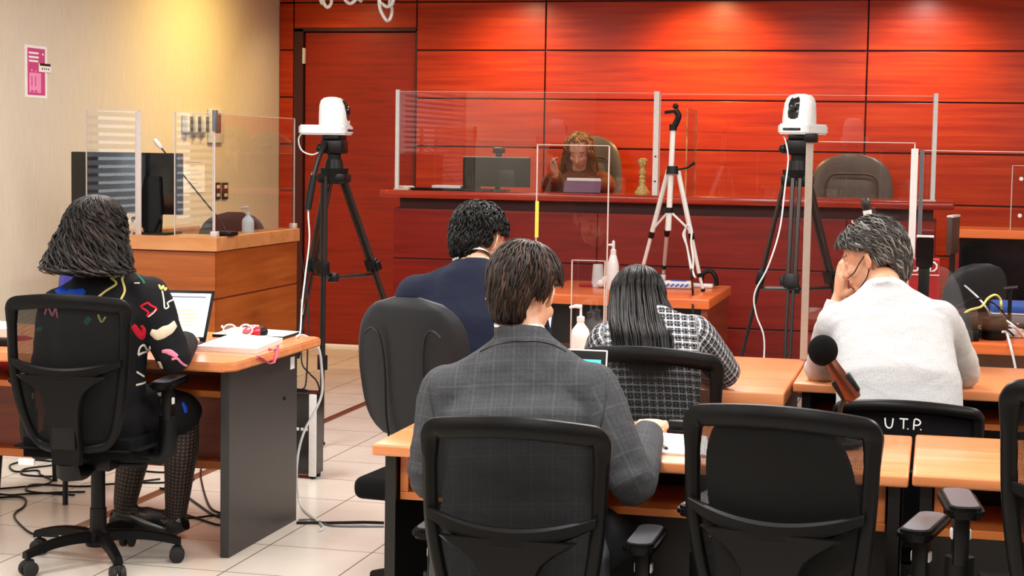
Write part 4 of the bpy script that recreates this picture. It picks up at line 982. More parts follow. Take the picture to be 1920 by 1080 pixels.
q = aY(2, 745, 5.98)
mb = MB().ball((q.x-.05, 6.2, .69-.0), (.075, .12, .075), seg=18)
for v in mb.v: v += V(*(noise.noise_vector(v*14)*.012)); v.z = max(.612, v.z)
solo(mb, 'red_bag', M['red_item'], 'dark red cloth bag on the lower shelf of the left desk', 'bag', (q.x-.05, 6.2, .61), smooth=70)
# computer tower
T = thing('computer_tower', 'black computer tower with a silver front edge on the floor behind the left desk', 'computer', (-2.88, 7.55, 0)); zt_ = aY(580, 737, 7.42).z
MB().box((-3.0, 7.42, .02), (-2.768, 7.52, zt_), .006).build('case', M['black_gloss'], T, smooth=0)
MB().box((-2.80, 7.405, .015), (-2.765, 7.419, zt_-.005), .003).build('silver_edge', M['silver'], T)
mb = MB()
for i in range(8): mb.box((-2.975+.022*i, 7.414, zt_*.56), (-2.962+.022*i, 7.42, zt_*.56+.014), .002)
mb.build('indicator_row', M['silver'], T)
mb = MB()
for x in (-2.98, -2.79):
    for y in (7.44, 7.5): mb.cyl((x, y, 0), (x, y, .02), .014)
mb.build('foot', M['rubber'], T)

# ================================================================== things on the other desks
# laptop of the man in grey
q = aY(1140, 657, 4.88); T = thing('laptop', 'silver-edged laptop half hidden by the shoulder of the man in grey', 'laptop', (q.x-.17, 4.75, .75))
hh = q.z-.768
MB().box((q.x-.345, 4.6, .7505), (q.x-.005, 4.835, .767), .005).build('keyboard_base', M['silver'], T)
lu = V(0, .18, .984).normalized(); ln = V(0, -.984, .18); cl = V(q.x-.172, 4.84+.09*hh, .768+hh/2)
MB().obox(cl, (X3, ln, lu), (.345, .007, hh+.004), .004).build('lid', M['silver'], T)
MB().obox(cl+ln*.004, (X3, ln, lu), (.337, .002, hh-.004), .002).build('bezel', M['black'], T)
MB().obox(cl+ln*.0055-lu*.01, (X3, ln, lu), (.31, .001, hh-.034)).build('screen', M['screen_blue'], T, smooth=0)
# laptop of the man in navy
q = aY(1050, 578, 6.45); T = thing('laptop', 'open laptop with a pale lilac screen in front of the man in the navy suit', 'laptop', (q.x-.16, 6.35, .75)); hh = q.z-.768
MB().box((q.x-.34, 6.18, .7505), (q.x-.01, 6.40, .767), .005).build('keyboard_base', M['black'], T)
lu = V(.06, .2, .98).normalized(); ln = V(0, -.98, .2); cl = V(q.x-.19, 6.405+.1*hh, .768+hh/2)
MB().obox(cl, (X3, ln, lu), (.33, .007, hh), .004).build('lid', M['black'], T)
MB().obox(cl+ln*.0045, (X3, ln, lu), (.318, .001, hh-.016)).build('screen', M['screen_lilac'], T, smooth=0)
# papers and pen on the near desk
quad_slab([aZ(1205, 850, .75), aZ(1330, 858, .75), aZ(1325, 822, .75), aZ(1195, 812, .75)], .7505, .006, 'paper_stack', [M['paper'], M['paper_edge']], 'white papers on the near desk beside the elbow of the man in grey', 'papers')
a, b_ = aZ(1225, 824, .758), aZ(1250, 842, .758); T = thing('pen', 'slim grey pen lying on the papers on the near desk', 'pen', (a+b_)/2-Z3*.005)
MB().tube([a+Z3*.003, b_+Z3*.003], .0038, 8).build('barrel', M['steel'], T); MB().tube([b_+Z3*.003, b_+Z3*.003+(b_-a)*.1], [.0038, .001], 8).build('tip', M['black'], T)
q = aZ(1271, 812, .75); T = thing('stapler', 'black stapler behind the papers on the near desk', 'stapler', (q.x, q.y, .75))
MB().box((q.x-.03, q.y-.02, .7505), (q.x+.05, q.y+.02, .762), .004).build('base', M['black'], T); MB().box((q.x-.03, q.y-.015, .765), (q.x+.05, q.y+.015, .788), .007).build('arm', M['black'], T)
MB().cyl((q.x+.035, q.y-.018, .768), (q.x+.035, q.y+.018, .768), .008).build('hinge', M['darkmetal'], T)
# microphone on a desk stand
Yk = 4.72
c = aY(1543, 657, Yk); e = aY(1597, 742, Yk); dv = (e-c).normalized()
T = thing('desk_microphone', 'microphone with a black foam ball and copper-brown body on a desk stand', 'microphone', (e.x-.02, Yk, .757))
MB().ball(c, (.041, .041, .043), seg=28).build('foam_windscreen', M['foam'], T, smooth=70)
MB().tube([c+dv*.03, c+dv*.05, e, e+dv*.012], [.017, .018, .025, .02], 20).build('body', M['brown_metal'], T)
MB().obox(e-dv*.03, (dv, Y3, dv.cross(Y3)), (.06, .03, .058), .006).build('holder', M['black'], T)
MB().tube(smoothpts([e+V(-.02, 0, -.01), e+V(-.03, 0, -.04), e+V(-.03, 0, -.12), V(e.x-.025, Yk, .775)]), .007, 10).build('stem', M['darkmetal'], T)
MB().lathe([(0, 0), (.06, 0), (.06, .008), (.02, .016), (.012, .024), (0, .024)], (e.x-.025, Yk, .7575)).build('base', M['black'], T)
# behind the man in the light jumper
Yg = 6.5
c = aY(1622, 372, Yg); e = aY(1631, 425, Yg)
T = thing('gooseneck_microphone', 'white-bodied gooseneck microphone behind the head of the man in the light grey jumper', 'microphone', (e.x+.02, Yg, .752))
MB().tube([c, c+(e-c)*.1, c+(e-c)*.42, c+(e-c)*.48], [.012, .018, .016, .012], 14).build('grille', M['black_lam'], T)
MB().tube([c+(e-c)*.42, e, e+V(.01, 0, -.1)], [.0165, .014, .01], 14).build('body', M['white'], T)
MB().tube(smoothpts([e+V(.01, 0, -.09), e+V(.02, 0, -.3), V(e.x+.02, Yg, .77)]), .006, 8).build('gooseneck', M['darkmetal'], T)
MB().lathe([(0, 0), (.05, 0), (.05, .012), (.03, .02), (0, .02)], (e.x+.02, Yg, .7525)).build('base', M['black'], T)
c = aY(1735, 442, 6.45); T = thing('card_reader_stand', 'black tablet-shaped reader on a post behind the clear screen', 'reader', (c.x, 6.45, .752))
MB().prism(rrect(.062, .115, .014), (c.x, 6.45, c.z-.06), X3, Z3, .018, 0, .003).build('tablet', M['black_gloss'], T)
MB().box((c.x-.031, 6.43, c.z-.006), (c.x+.031, 6.452, c.z+.002), .003).build('rim', M['silver'], T)
MB().box((c.x-.02, 6.44, .765), (c.x+.02, 6.46, c.z-.1), .004).build('post', M['black'], T)
MB().box((c.x-.06, 6.38, .7525), (c.x+.06, 6.52, .766), .004).build('foot', M['black'], T)
c = aY(1733, 500, 6.58); T = thing('carton', 'red carton with white lettering behind the clear screen', 'carton', (c.x, 6.6, .752))
MB().box((c.x-.055, 6.54, .7525), (c.x+.055, 6.64, c.z+.03), .003).build('box', M['box_red'], T, smooth=0)
mb = MB().box((c.x-.055, 6.538, c.z-.03), (c.x+.055, 6.54, c.z-.026)); yq = 6.5385
mb.tube([V(c.x-.046, yq, c.z+.02), V(c.x-.046, yq, c.z-.008), V(c.x-.04, yq, c.z-.014), V(c.x-.028, yq, c.z-.014), V(c.x-.022, yq, c.z-.008), V(c.x-.022, yq, c.z+.02)], .004, 6)
mb.tube([V(c.x+.022, yq, c.z+.02), V(c.x+.022, yq, c.z-.014), V(c.x+.036, yq, c.z-.012), V(c.x+.045, yq, c.z-.002), V(c.x+.045, yq, c.z+.01), V(c.x+.036, yq, c.z+.019), V(c.x+.022, yq, c.z+.02)], .004, 6)
mb.build('lettering', M['marker'], T)
# small monitor turned edge-on
c = aY(1787, 440, 9.3); T = thing('monitor', 'small dark monitor turned almost edge-on left of the clerk counter', 'monitor', (c.x, 9.25, 0))
mu = V(.2, .98, 0).normalized(); mn = V(.98, -.2, 0)
MB().obox((c.x, 9.3, c.z), (mu, mn, Z3), (.2, .03, .2), .006).build('housing', M['leather_brown'], T)
MB().obox((c.x, 9.3, c.z+.098), (mu, mn, Z3), (.2, .032, .012), .002).build('top_rim', M['silver'], T)
MB().cyl((c.x, 9.3, .02), (c.x, 9.3, c.z-.08), .015).build('pole', M['black'], T); MB().lathe([(0, 0), (.13, 0), (.13, .01), (.02, .025), (0, .025)], (c.x, 9.3, 0)).build('foot', M['black'], T)
# gear on the equipment desk
zd = .75
def gear(name, label, cat, lo, hi, mat, bev=.006):
    return solo(MB().box(lo, hi, bev), name, M[mat], label, cat, ((lo[0]+hi[0])/2, (lo[1]+hi[1])/2, lo[2]))
q = aY(1830, 620, 7.75)
gear('audio_unit', 'lowest black audio box at the left end of the equipment desk', 'audio box', (q.x-.09, 7.64, zd+.0005), (q.x+.012, 7.85, zd+.05), 'black')
gear('audio_unit', 'wide black audio box stacked on a smaller one at the left of the equipment desk', 'audio box', (q.x-.1, 7.64, zd+.051), (q.x+.006, 7.9, zd+.12), 'black_lam')
q = aY(1866, 605, 7.76)
T = thing('speakerphone', 'round black speakerphone at the front of the equipment desk', 'speaker', (q.x, 7.76, zd))
MB().lathe([(0, 0), (.05, 0), (.056, .01), (.058, .06), (.05, .092), (.025, .104), (0, .104)], (q.x, 7.76, zd+.0005)).build('body', M['black'], T); MB().lathe([(0, 0), (.03, 0), (.028, .004), (0, .004)], (q.x, 7.76, zd+.103)).build('grille', M['rubber'], T)
q = aY(1900, 590, 8.0)
T = thing('ring_binder', 'blue ring binder lying behind the cables on the equipment desk', 'binder', (q.x, 8.12, zd))
zb = aY(1895, 575, 8.06).z
gear('document_tray', 'grey document tray under the blue binder on the equipment desk', 'tray', (q.x-.1, 8.0, zd+.0005), (q.x+.3, 8.22, zb-.03), 'pad_grey')
T.location.z = zb-.03; ROOT[T.name] = Matrix.Translation(-T.location)
MB().box((q.x-.1, 8.0, zb-.0295), (q.x+.25, 8.2, zb+.02), .018, seg=4).build('cover', M['blue_folder'], T); MB().box((q.x-.095, 7.998, zb-.0293), (q.x+.24, 8.19, zb-.026)).build('pages', M['paper'], T, smooth=0)
q = aY(1900, 612, 7.8)
T = thing('power_strip', 'white power strip with plugs on the equipment desk', 'power strip', (q.x, 7.86, zd))
MB().obox((q.x-.03, 7.88, zd+.021), (V(.97, .24, 0), V(-.24, .97, 0), Z3), (.24, .055, .04), .008).build('housing', M['white'], T)
mb = MB()
for i in range(4): mb.obox((q.x-.12+.055*i, 7.858+.0136*i, zd+.052), (V(.97, .24, 0), V(-.24, .97, 0), Z3), (.034, .034, .022), .006)
mb.build('plug', M['black'], T)
q = aY(1893, 580, 7.95); T = thing('gooseneck_microphone', 'short black microphone standing among the cables on the equipment desk', 'microphone', (q.x, 7.95, zd)); zk = aY(1894, 538, 7.95).z
MB().lathe([(0, 0), (.03, 0), (.03, .03), (0, .03)], (q.x, 7.95, zd+.0005)).build('base', M['white'], T); MB().cyl((q.x, 7.95, zd+.03), (q.x, 7.95, zk-.01), .009).build('stem', M['black'], T); MB().tube([(q.x-.03, 7.94, zk-.008), (q.x+.03, 7.95, zk)], .009).build('capsule', M['darkmetal'], T)
def ck(pts, r, mat, label): cable('cable', pts, r, mat, label, 'cable', 'cables on the equipment desk')
ck([aZ(1795, 602, .84), aY(1815, 583, 7.72), aY(1840, 575, 7.75), aY(1852, 560, 7.78), aY(1866, 553, 7.8), aY(1876, 562, 7.82), aY(1877, 578, 7.84), aZ(1878, 600, .80)], .0055, 'cable_yellow', 'pale yellow cable arching over the equipment desk')
ck([aZ(1790, 578, .9), aY(1815, 564, 7.8), aY(1840, 560, 7.85), aY(1862, 568, 7.86), aY(1880, 585, 7.87), aZ(1900, 612, .77)], .0045, 'black', 'black cable running across the middle of the equipment desk')
ck([aY(1800, 528, 8.7), aY(1820, 545, 8.2), aY(1836, 560, 8.0), aY(1850, 578, 7.9), aZ(1862, 600, .80)], .0045, 'white', 'white cable slanting down past the round-backed chair onto the equipment desk')
ck([aY(1860, 592, 7.82), aY(1885, 600, 7.75), aY(1905, 615, 7.72), aZ(1918, 632, .757)], .0045, 'white', 'white cable beside the power strip on the equipment desk')
ck([aZ(1880, 622, .80), aY(1886, 623, 7.66), aZ(1890, 632, .776), aY(1895, 650, 7.58), aY(1903, 685, 7.575), aY(1908, 720, 7.57), aY(1912, 790, 7.57)], .0055, 'white', 'white cable hanging over the front edge of the equipment desk')
random.seed(3)
for i in range(5):
    a = aY(1838+i*16, 596+(i % 3)*8, 7.78+.03*i); ck([V(a.x-.05, a.y, zd+.012), V(a.x, a.y+.05, zd+.05+.01*(i % 2)), V(a.x+.06, a.y-.02, zd+.055), V(a.x+.11, a.y+.04, zd+.012)], .0045, ('white', 'black')[i % 2], ('white', 'black')[i % 2]+' cable curling in the tangle behind the speakerphone, '+('first', 'second', 'third', 'fourth', 'fifth')[i]+' from the left')

# ================================================================== floor cables and hanging cables
def fc(pts, label, r=.0045, mat='black'): cable('floor_cable', [aZ(x, y, r+.0005) for x, y in pts], r, mat, label, 'cable', 'cables on the floor under the left desk')
fc([(110, 866), (60, 862), (30, 868), (18, 874), (30, 884), (70, 882), (76, 890), (96, 899), (88, 907), (50, 912), (-10, 917)], 'black floor cable looping under the left end of the left desk')
fc([(-10, 925), (20, 928), (50, 926), (110, 923), (160, 922)], 'straight black floor cable furthest left under the left desk')
fc([(130, 866), (100, 872), (48, 879), (42, 889), (80, 893), (140, 893)], 'black floor cable with a tight double bend under the left desk')
fc([(-10, 934), (30, 931), (48, 936), (44, 950), (28, 962), (30, 975), (55, 998), (80, 1004), (110, 1005)], 'black floor cable curving round to the chair base at the left')
fc([(140, 928), (60, 922), (50, 914), (70, 908), (150, 912), (200, 908), (240, 905), (300, 898)], 'long black floor cable passing behind the chair column')
fc([(245, 880), (290, 885), (345, 887), (362, 896), (355, 902), (300, 905), (255, 905)], 'black floor cable doubling back behind the stockinged leg')
fc([(380, 870), (376, 890), (385, 930), (398, 955), (420, 963), (424, 964)], 'thin black floor cable dropping beside the end panel of the left desk')
fc([(300, 915), (340, 925), (370, 945), (400, 965), (424, 973)], 'black floor cable slanting to the foot of the end panel')
fc([(330, 955), (350, 965), (380, 975), (405, 983), (424, 985)], 'black floor cable nearest the camera beside the end panel')
fc([(320, 972), (370, 970), (400, 966), (424, 966)], 'straight black floor cable between the shoe and the end panel')
fc([(556, 980), (620, 980), (680, 979), (720, 980)], 'straight black floor cable crossing the aisle to the near desk', .006)
fc([(560, 975), (585, 974), (605, 980), (625, 986), (700, 987), (720, 987)], 'grey floor cable wandering across the aisle', .004, 'pad_grey')
cable('charger_cable', [aZ(556, 632, .757), aY(566, 628, 6.79), aY(584, 637, 6.83), aY(598, 655, 6.85), aY(603, 690, 6.86), aY(604, 735, 6.86), aY(592, 768, 6.84), aY(572, 805, 6.82), aY(560, 845, 6.8), aY(556, 890, 6.8), aZ(560, 935, .01), aZ(572, 958, .006), aZ(594, 976, .006), aZ(606, 988, .006), aZ(600, 995, .006)], .0055, 'white', 'white charger cable hanging off the end of the left desk to the floor')
cable('black_lead', [aY(566, 628, 6.9), aY(566, 680, 7.3), aY(580, 700, 7.4), aY(594, 715, 7.45), aY(597, 735, 7.5), V(-2.86, 7.47, zt_+.01)], .004, 'black', 'thin black lead behind the left desk running to the computer tower')
cable('black_lead', [aY(563, 470, 8.1), aY(577, 560, 7.9), aY(577, 640, 7.8), aY(575, 700, 7.6), aY(570, 728, 7.5), V(-2.9, 7.47, zt_+.01)], .004, 'black', 'thin black lead hanging beside the left tripod down to the computer tower')
Yc = 10.3
def hang(pts, label): cable('hanging_cable', [aY(x, y, Yc+.03*i) if y > -60 else V(aY(x, 0, Yc).x, Yc+.03*i, ZC-.0) for i, (x, y) in enumerate(pts)], .011, 'white', label, 'cable', 'white cables hanging from the ceiling')
hang([(596, -90), (602, -20), (602, 2), (606, 6), (603, -10), (600, -90)], 'leftmost white cable loop dangling from the ceiling')
hang([(606, -90), (606, -10), (607, 5), (614, 14), (621, 6), (623, -10), (622, -90)], 'small white cable loop second from the left under the ceiling')
hang([(640, -90), (646, -10), (650, 3), (657, 7), (665, 2), (671, -3), (676, 1), (680, -6), (684, -90)], 'flat white cable loop in the middle of the hanging cables')
hang([(710, -90), (711, -10), (712, 12), (717, 27), (726, 39), (733, 32), (735, 15), (731, 0), (728, -90)], 'longest white cable loop hanging in front of the red door')
hang([(708, -90), (711, -5), (718, 8), (727, 13), (735, 8), (739, -5), (741, -90)], 'rightmost white cable loop crossing the longest one')
# ================================================================== people
def remesh(mb, vox, it=4):
    me = bpy.data.meshes.new('tmp'); me.from_pydata([tuple(v) for v in mb.v], [], mb.f)
    b = bmesh.new(); b.from_mesh(me); bmesh.ops.recalc_face_normals(b, faces=b.faces); b.to_mesh(me); b.free()
    o = bpy.data.objects.new('tmp', me); COL.objects.link(o)
    md = o.modifiers.new('r', 'REMESH'); md.mode = 'VOXEL'; md.voxel_size = vox
    dg = bpy.context.evaluated_depsgraph_get(); ev = o.evaluated_get(dg); m2 = ev.to_mesh()
    n = len(m2.vertices); co = np.empty(n*3); m2.vertices.foreach_get('co', co); co = co.reshape(-1, 3)
    ne = len(m2.edges); ed = np.empty(ne*2, int); m2.edges.foreach_get('vertices', ed); ed = ed.reshape(-1, 2)
    fs = [tuple(p.vertices) for p in m2.polygons]
    ev.to_mesh_clear(); bpy.data.objects.remove(o); bpy.data.meshes.remove(me)
    deg = np.bincount(ed.ravel(), minlength=n)[:, None].clip(1)
    for k in range(it*2):
        s = np.zeros_like(co)
        for a in range(3): s[:, a] = np.bincount(ed[:, 0], co[ed[:, 1], a], n)+np.bincount(ed[:, 1], co[ed[:, 0], a], n)
        co = co+(.5 if k % 2 == 0 else -.5)*(s/deg-co) if it < 0 else co+.5*(s/deg-co)*(1 if k < it else 0)
    return co, fs
def normals(co, fs):
    f = np.array([x[:3] for x in fs]); nn = np.cross(co[f[:, 1]]-co[f[:, 0]], co[f[:, 2]]-co[f[:, 0]]); out = np.zeros_like(co)
    for k in range(3):
        for a in range(3): out[:, a] += np.bincount(f[:, k], nn[:, a], len(co))
    return out/np.linalg.norm(out, axis=1, keepdims=True).clip(1e-9)
def ring(c, lat, fwd, hw, hd, n=24, pw=2.3, back=1.0):
    out = []
    for j in range(n):
        a = 2*PI*j/n; x, y = math.cos(a), math.sin(a)
        k = (abs(x)**pw+abs(y)**pw)**(-1/pw); yy = y*k*(hd*back if y < 0 else hd)
        out.append(c+lat*(x*k*hw)+fwd*yy)
    return out
def segdist(co, a, b):
    a, b = np.array(a), np.array(b); d = b-a; t0 = (co-a)@d/(d@d); t = t0.clip(0, 1)
    return np.linalg.norm(co-(a+t[:, None]*d), axis=1), t0
def hand(mb, w, d, n, t, curl=.5, s=1.0):
    """w wrist, d towards the fingers, n the way the palm faces, t the thumb side"""
    d = d.normalized(); n = (n-d*n.dot(d)).normalized(); t = (t-d*t.dot(d)-n*t.dot(n)).normalized()
    rg = []
    for q, hw, ht in ((-.01, .026, .021), (.015, .03, .019), (.05, .041, .016), (.085, .042, .013), (.094, .038, .009)): rg.append(ring(w+d*q*s, t, n, hw*s, ht*s, 16, 2.6))
    mb.loft(rg)
    for off, ln in ((.033, .072), (.0112, .08), (-.0112, .075), (-.033, .058)):
        p = w+d*(.086*s)+t*(off*s); dr = (d+t*off*1.4).normalized(); pts = [p-dr*.012*s, p]; a = curl*.35
        for k, fr in enumerate((.45, .31, .24)):
            dd = dr*math.cos(a)+n*math.sin(a); p = p+dd*(ln*fr*s); pts.append(p); a += curl*.75
        mb.tube(pts, [.0098*s, .0098*s, .009*s, .0082*s, .0068*s], 10)
    p = w+d*.024*s+t*.028*s; d1 = (d*.55+t*.75+n*.35).normalized(); d2 = (d*.85+t*.35+n*.4).normalized()
    mb.tube([p-d1*.012*s, p+d1*.03*s, p+d1*.04*s+d2*.022*s, p+d1*.04*s+d2*.045*s], [.014*s, .0125*s, .0105*s, .0085*s], 10)
def foot_pts(an, toe):
    d = V(toe.x-an.x, toe.y-an.y, toe.z-an.z+.0).normalized(); return d
def fr(c, f, tilt_u=None):
    f = f.normalized(); u = V(0, 0, 1) if tilt_u is None else tilt_u; r = f.cross(u).normalized(); u = r.cross(f).normalized(); return r, f, u
def person(label, j, skin, garments, female=False, vox=.0062, hs=1.0, hands=None, build=1.0, nm='person'):
    """j: world joints. One continuous body, clothing as children."""
    pel = j['pel']; T = thing(nm, label, 'person', (pel.x, pel.y, 0))
    sc = (j['shL']+j['shR'])/2; latS = (j['shR']-j['shL']).normalized(); latH = (j['hpR']-j['hpL']).normalized()
    nb = j['nb']; up = (sc-pel).normalized()
    def torso(mb, grow, hem=0, top=True, hips=.165, waist=.142, chest=.165, dep=1.0, lens=1):
        che = j.get('che', pel.lerp(sc, .66)); wai = j.get('wai', pel.lerp(sc, .3)); rg = []
        seq = [(pel-up*hem, latH, hips+grow*1.25, .118)] if hem else []
        seq += [(pel-up*.06 if not hem else pel, latH, hips+grow, .115), (wai, latH.lerp(latS, .4), waist+grow, .105), (che, latS, chest+grow, .118), (che.lerp(sc, .55), latS, chest+grow+.004, .115), (sc-up*.005, latS, .15+grow*.8, .085), (sc.lerp(nb, .45)+up*.015, latS, .11+grow*.6, .07), (nb, latS, .056+grow*.55, .056)]
        for i, (c, lt, hw, hd) in enumerate(seq):
            nx = seq[min(i+1, len(seq)-1)][0]; pv = seq[max(i-1, 0)][0]; tg = (nx-pv).normalized(); fw = tg.cross(lt).normalized(); rg.append(ring(c, lt, fw, hw*build, (hd+grow)*dep*build, 28, 2.5))
        # denser rings
        dens = []
        for i in range(len(rg)-1):
            for k in range(3):
                dens.append([a.lerp(b, k/3) for a, b in zip(rg[i], rg[i+1])])
        dens.append(rg[-1]); mb.loft(dens)
    def arm(mb, side, rs, upto=1.0, start=0):
        s, e, w = j['sh'+side], j['el'+side], j['wr'+side]; w = e.lerp(w, upto)
        lat = latS*(1 if side == 'R' else -1)
        pts = [s-lat*.07+Z3*.0, s, s.lerp(e, .5)+(s-w).normalized()*.006, s.lerp(e, .86), e, e.lerp(w, .16), e.lerp(w, .55), w]
        q = smoothpts(pts, 3); r = np.interp(np.linspace(0, 1, len(q)), np.linspace(0, 1, len(pts)), rs); mb.tube(q, [float(x) for x in r], 16)
        mb.ball(s, rs[1]*1.02, seg=14)
    def leg(mb, side, rs, a=0, upto=1.0):
        h, k, n = j['hp'+side], j['kn'+side], j['an'+side]; n = k.lerp(n, upto); pts = [h, h.lerp(k, .45), h.lerp(k, .9), k, k.lerp(n, .12), k.lerp(n, .35), n]
        q = smoothpts(pts, 3); r = np.interp(np.linspace(0, 1, len(q)), np.linspace(0, 1, len(pts)), rs); mb.tube(q, [float(x) for x in r], 16)
    # ---- body
    mb = MB(); bs = .9 if female else 1.0
    torso(mb, -.022, 0)
    for sd in 'LR':
        arm(mb, sd, [.045*bs, .046*bs, .044*bs, .038*bs, .037*bs, .038*bs, .033*bs, .026*bs])
        leg(mb, sd, [.08, .075, .056, .052, .05, .052, .034])
        an, toe = j['an'+sd], j['to'+sd]; d = (toe-an); dh = V(d.x, d.y, d.z).normalized(); mb.tube([an+Z3*.02, an-Z3*.03, an.lerp(toe, .5)-Z3*.01, toe], [.033, .036, .033, .018], 12)
        if hands and sd in hands: w, dd, nn, tt, cu = hands[sd]; hand(mb, w, dd, nn, tt, cu, .92 if female else 1.02)
        else:
            w = j['wr'+sd]; d = (w-j['el'+sd]).normalized(); d = V(d.x, d.y, d.z*.3).normalized(); hand(mb, w, d, V(0, 0, -1), (latS*(-1 if sd == 'R' else 1)), .45, .92 if female else 1.02)
    c = j['head']; r, f, u = fr(c, j['face'], j.get('hup')); H = lambda x, y, z: c+(r*x+f*y+u*z)*hs
    nd = H(0, -.02, -.075)
    mb.tube([nb-up*.05, nb, nb.lerp(nd, .6), nd, H(0, -.01, -.02)], [.062*bs, .06*bs, .056*bs, .057*bs, .058*bs], 18)
    ax = (r, f, u); mb.ball(H(0, -.008, .032), (.075*hs, .097*hs, .085*hs), ax, 28); mb.ball(H(0, .022, -.04), (.06*hs, .07*hs, .074*hs), ax, 24); mb.ball(H(0, .06, -.09), (.03*hs, .028*hs, .022*hs), ax, 16)
    mb.tube([H(0, .088, .012), H(0, .1, -.012), H(0, .112, -.034), H(0, .094, -.043)], [.009*hs, .0105*hs, .0145*hs, .009*hs], 12)
    for s in (-1, 1):
        mb.ball(H(.013*s, .094, -.036), (.009*hs, .01*hs, .008*hs), ax, 10)
        mb.ball(H(.03*s, .078, .028), (.024*hs, .014*hs, .008*hs), ax, 12); mb.ball(H(.038*s, .066, -.028), (.022*hs, .02*hs, .02*hs), ax, 12)
        ea = (r*s*.5-f*.85).normalized(); mb.ball(H(.087*s, -.016, -.008), (.007*hs, .02*hs, .032*hs), ((r-f*.35*s*-1*(-1)).normalized(), ea*-1, u), 14); mb.ball(H(.076*s, -.008, -.03), (.008*hs, .01*hs, .013*hs), ax, 10)
        mb.ball(H(.031*s, .079, .006), (.0125*hs, .0125*hs, .0115*hs), ax, 12)
    mb.ball(H(0, .09, -.063), (.024*hs, .012*hs, .007*hs), ax, 12); mb.ball(H(0, .088, -.073), (.02*hs, .012*hs, .007*hs), ax, 12)
    co, fs = remesh(mb, vox, 3)
    loc = np.stack([(co-np.array(c))@np.array(a)/hs for a in (r, f, u)], 1)
    tint = np.ones((len(co), 4))
    x, y, z = loc.T
    def paint(m, col): tint[m, :3] = col
    paint(((x/.024)**2+((z+.068)/.011)**2 < 1) & (y > .08), (.78, .5, .48))
    for s in (-1, 1):
        paint((((x-.031*s)/.013)**2+((z-.006)/.0065)**2 < 1) & (y > .072), (1.25, 1.3, 1.35)); paint((((x-.031*s)/.0055)**2+((z-.006)/.006)**2 < 1) & (y > .075), (.12, .08, .06)); paint((((x-.032*s)/.02)**2+((z-.03)/.005)**2 < 1) & (y > .06), (.25, .17, .12))
    b = MB(); b.v = [V(p) for p in co]; b.f = fs; b.m = [0]*len(fs); bo = b.build('body', skin, T, smooth=180)
    ca = bo.data.attributes.new('tint', 'FLOAT_COLOR', 'POINT'); ca.data.foreach_set('color', tint.ravel())
    bvh = BVHTree.FromPolygons([V(p) for p in co], fs)
    out = dict(T=T, c=c, ax=(r, f, u), hs=hs, bvh=bvh, H=H, latS=latS, up=up, sc=sc)
    # ---- garments
    for g in garments:
        mb = MB(); k = g['kind']
        if k == 'top':
            gr = g.get('grow', .02); torso(mb, gr, g.get('hem', .1), True, g.get('hips', .17), g.get('waist', .15), g.get('chest', .165), g.get('dep', 1))
            rr = g.get('sleeve', [.07, .074, .068, .058, .057, .056, .05, .043])
            for sd in 'LR':
                arm(mb, sd, rr, .93); lat = latS*(1 if sd == 'R' else -1); s0 = j['sh'+sd]
                mb.tube([nb+lat*.02-up*.03, nb.lerp(s0, .4)-up*.012, s0+up*.002], [.06, .06, .06], 16)
            if g.get('collar'):
                rg = []
                for hh, q in (((-.03, .086), (.0, .074), (.03, .068)) if g['collar'] is True else g['collar']):
                    cc = nb+ (H(0, -.03, -.07)-nb).normalized()*hh+f*(-.004); rg.append(ring(cc, latS, up.cross(latS).normalized()*1.0, q, q*1.0, 28, 2.1))
                mb.loft(rg)
        elif k == 'trousers':
            for sd in 'LR': leg(mb, sd, g.get('r', [.105, .1, .078, .074, .07, .068, .058]), 0, 1.0)
            mb.loft([ring(pel-up*.09, latH, up.cross(latH), .15, .11), ring(pel, latH, up.cross(latH), .178, .125), ring(pel+up*.1, latH, up.cross(latH), .165, .12)])
        elif k == 'skirt':
            for sd in 'LR': leg(mb, sd, [.11, .108, .088, .08, .06, .05, .04], 0, .08)
            h1, h2 = j['hpL'].lerp(j['knL'], .5), j['hpR'].lerp(j['knR'], .5); mb.tube([j['hpL'].lerp(j['hpR'], .5), (h1+h2)/2, j['knL'].lerp(j['knR'], .5)], [.12, .11, .08], 16)
            mb.loft([ring(pel-up*.1, latH, up.cross(latH), .16, .12), ring(pel, latH, up.cross(latH), .18, .135), ring(pel+up*.1, latH, up.cross(latH), .16, .125)])
        elif k == 'tights':
            for sd in 'LR':
                leg(mb, sd, [.084, .079, .062, .06, .062, .068, .042], 0, 1.0); an, toe = j['an'+sd], j['to'+sd]; mb.tube([an+Z3*.02, an-Z3*.03, an.lerp(toe, .5)-Z3*.01, toe], [.037, .04, .037, .022], 12)
        co, fs = remesh(mb, g.get('vox', .009), g.get('it', 4)); nr = normals(co, fs)
        # cloth folds: soft random relief, stronger at the elbows and waist
        amp = g.get('fold', .004)
        if amp:
            el = np.minimum(segdist(co, j['elL'], j['elL']+V(0, 0, .001))[0], segdist(co, j['elR'], j['elR']+V(0, 0, .001))[0]); kk = amp*(.5+1.1*np.exp(-(el/.09)**2))
            dsp = np.array([noise.fractal(V(p[0]*7, p[1]*7, p[2]*11), .8, 2.2, 3) for p in co]); co = co+nr*(kk*dsp)[:, None]
        # woven coordinates
        pat = np.zeros((len(co), 3)); ls, uu = np.array(latS), np.array(up); p0 = np.array(pel)
        pat[:, 0] = (co-p0)@ls; pat[:, 1] = (co-p0)@uu
        segs = []
        if k == 'top':
            for sd in 'LR': segs += [(j['sh'+sd], j['el'+sd], 0, sd), (j['el'+sd], j['wr'+sd], .3, sd)]
        if k == 'tights':
            for sd in 'LR': segs += [(j['hp'+sd], j['kn'+sd], 0, sd), (j['kn'+sd], j['an'+sd], .45, sd)]
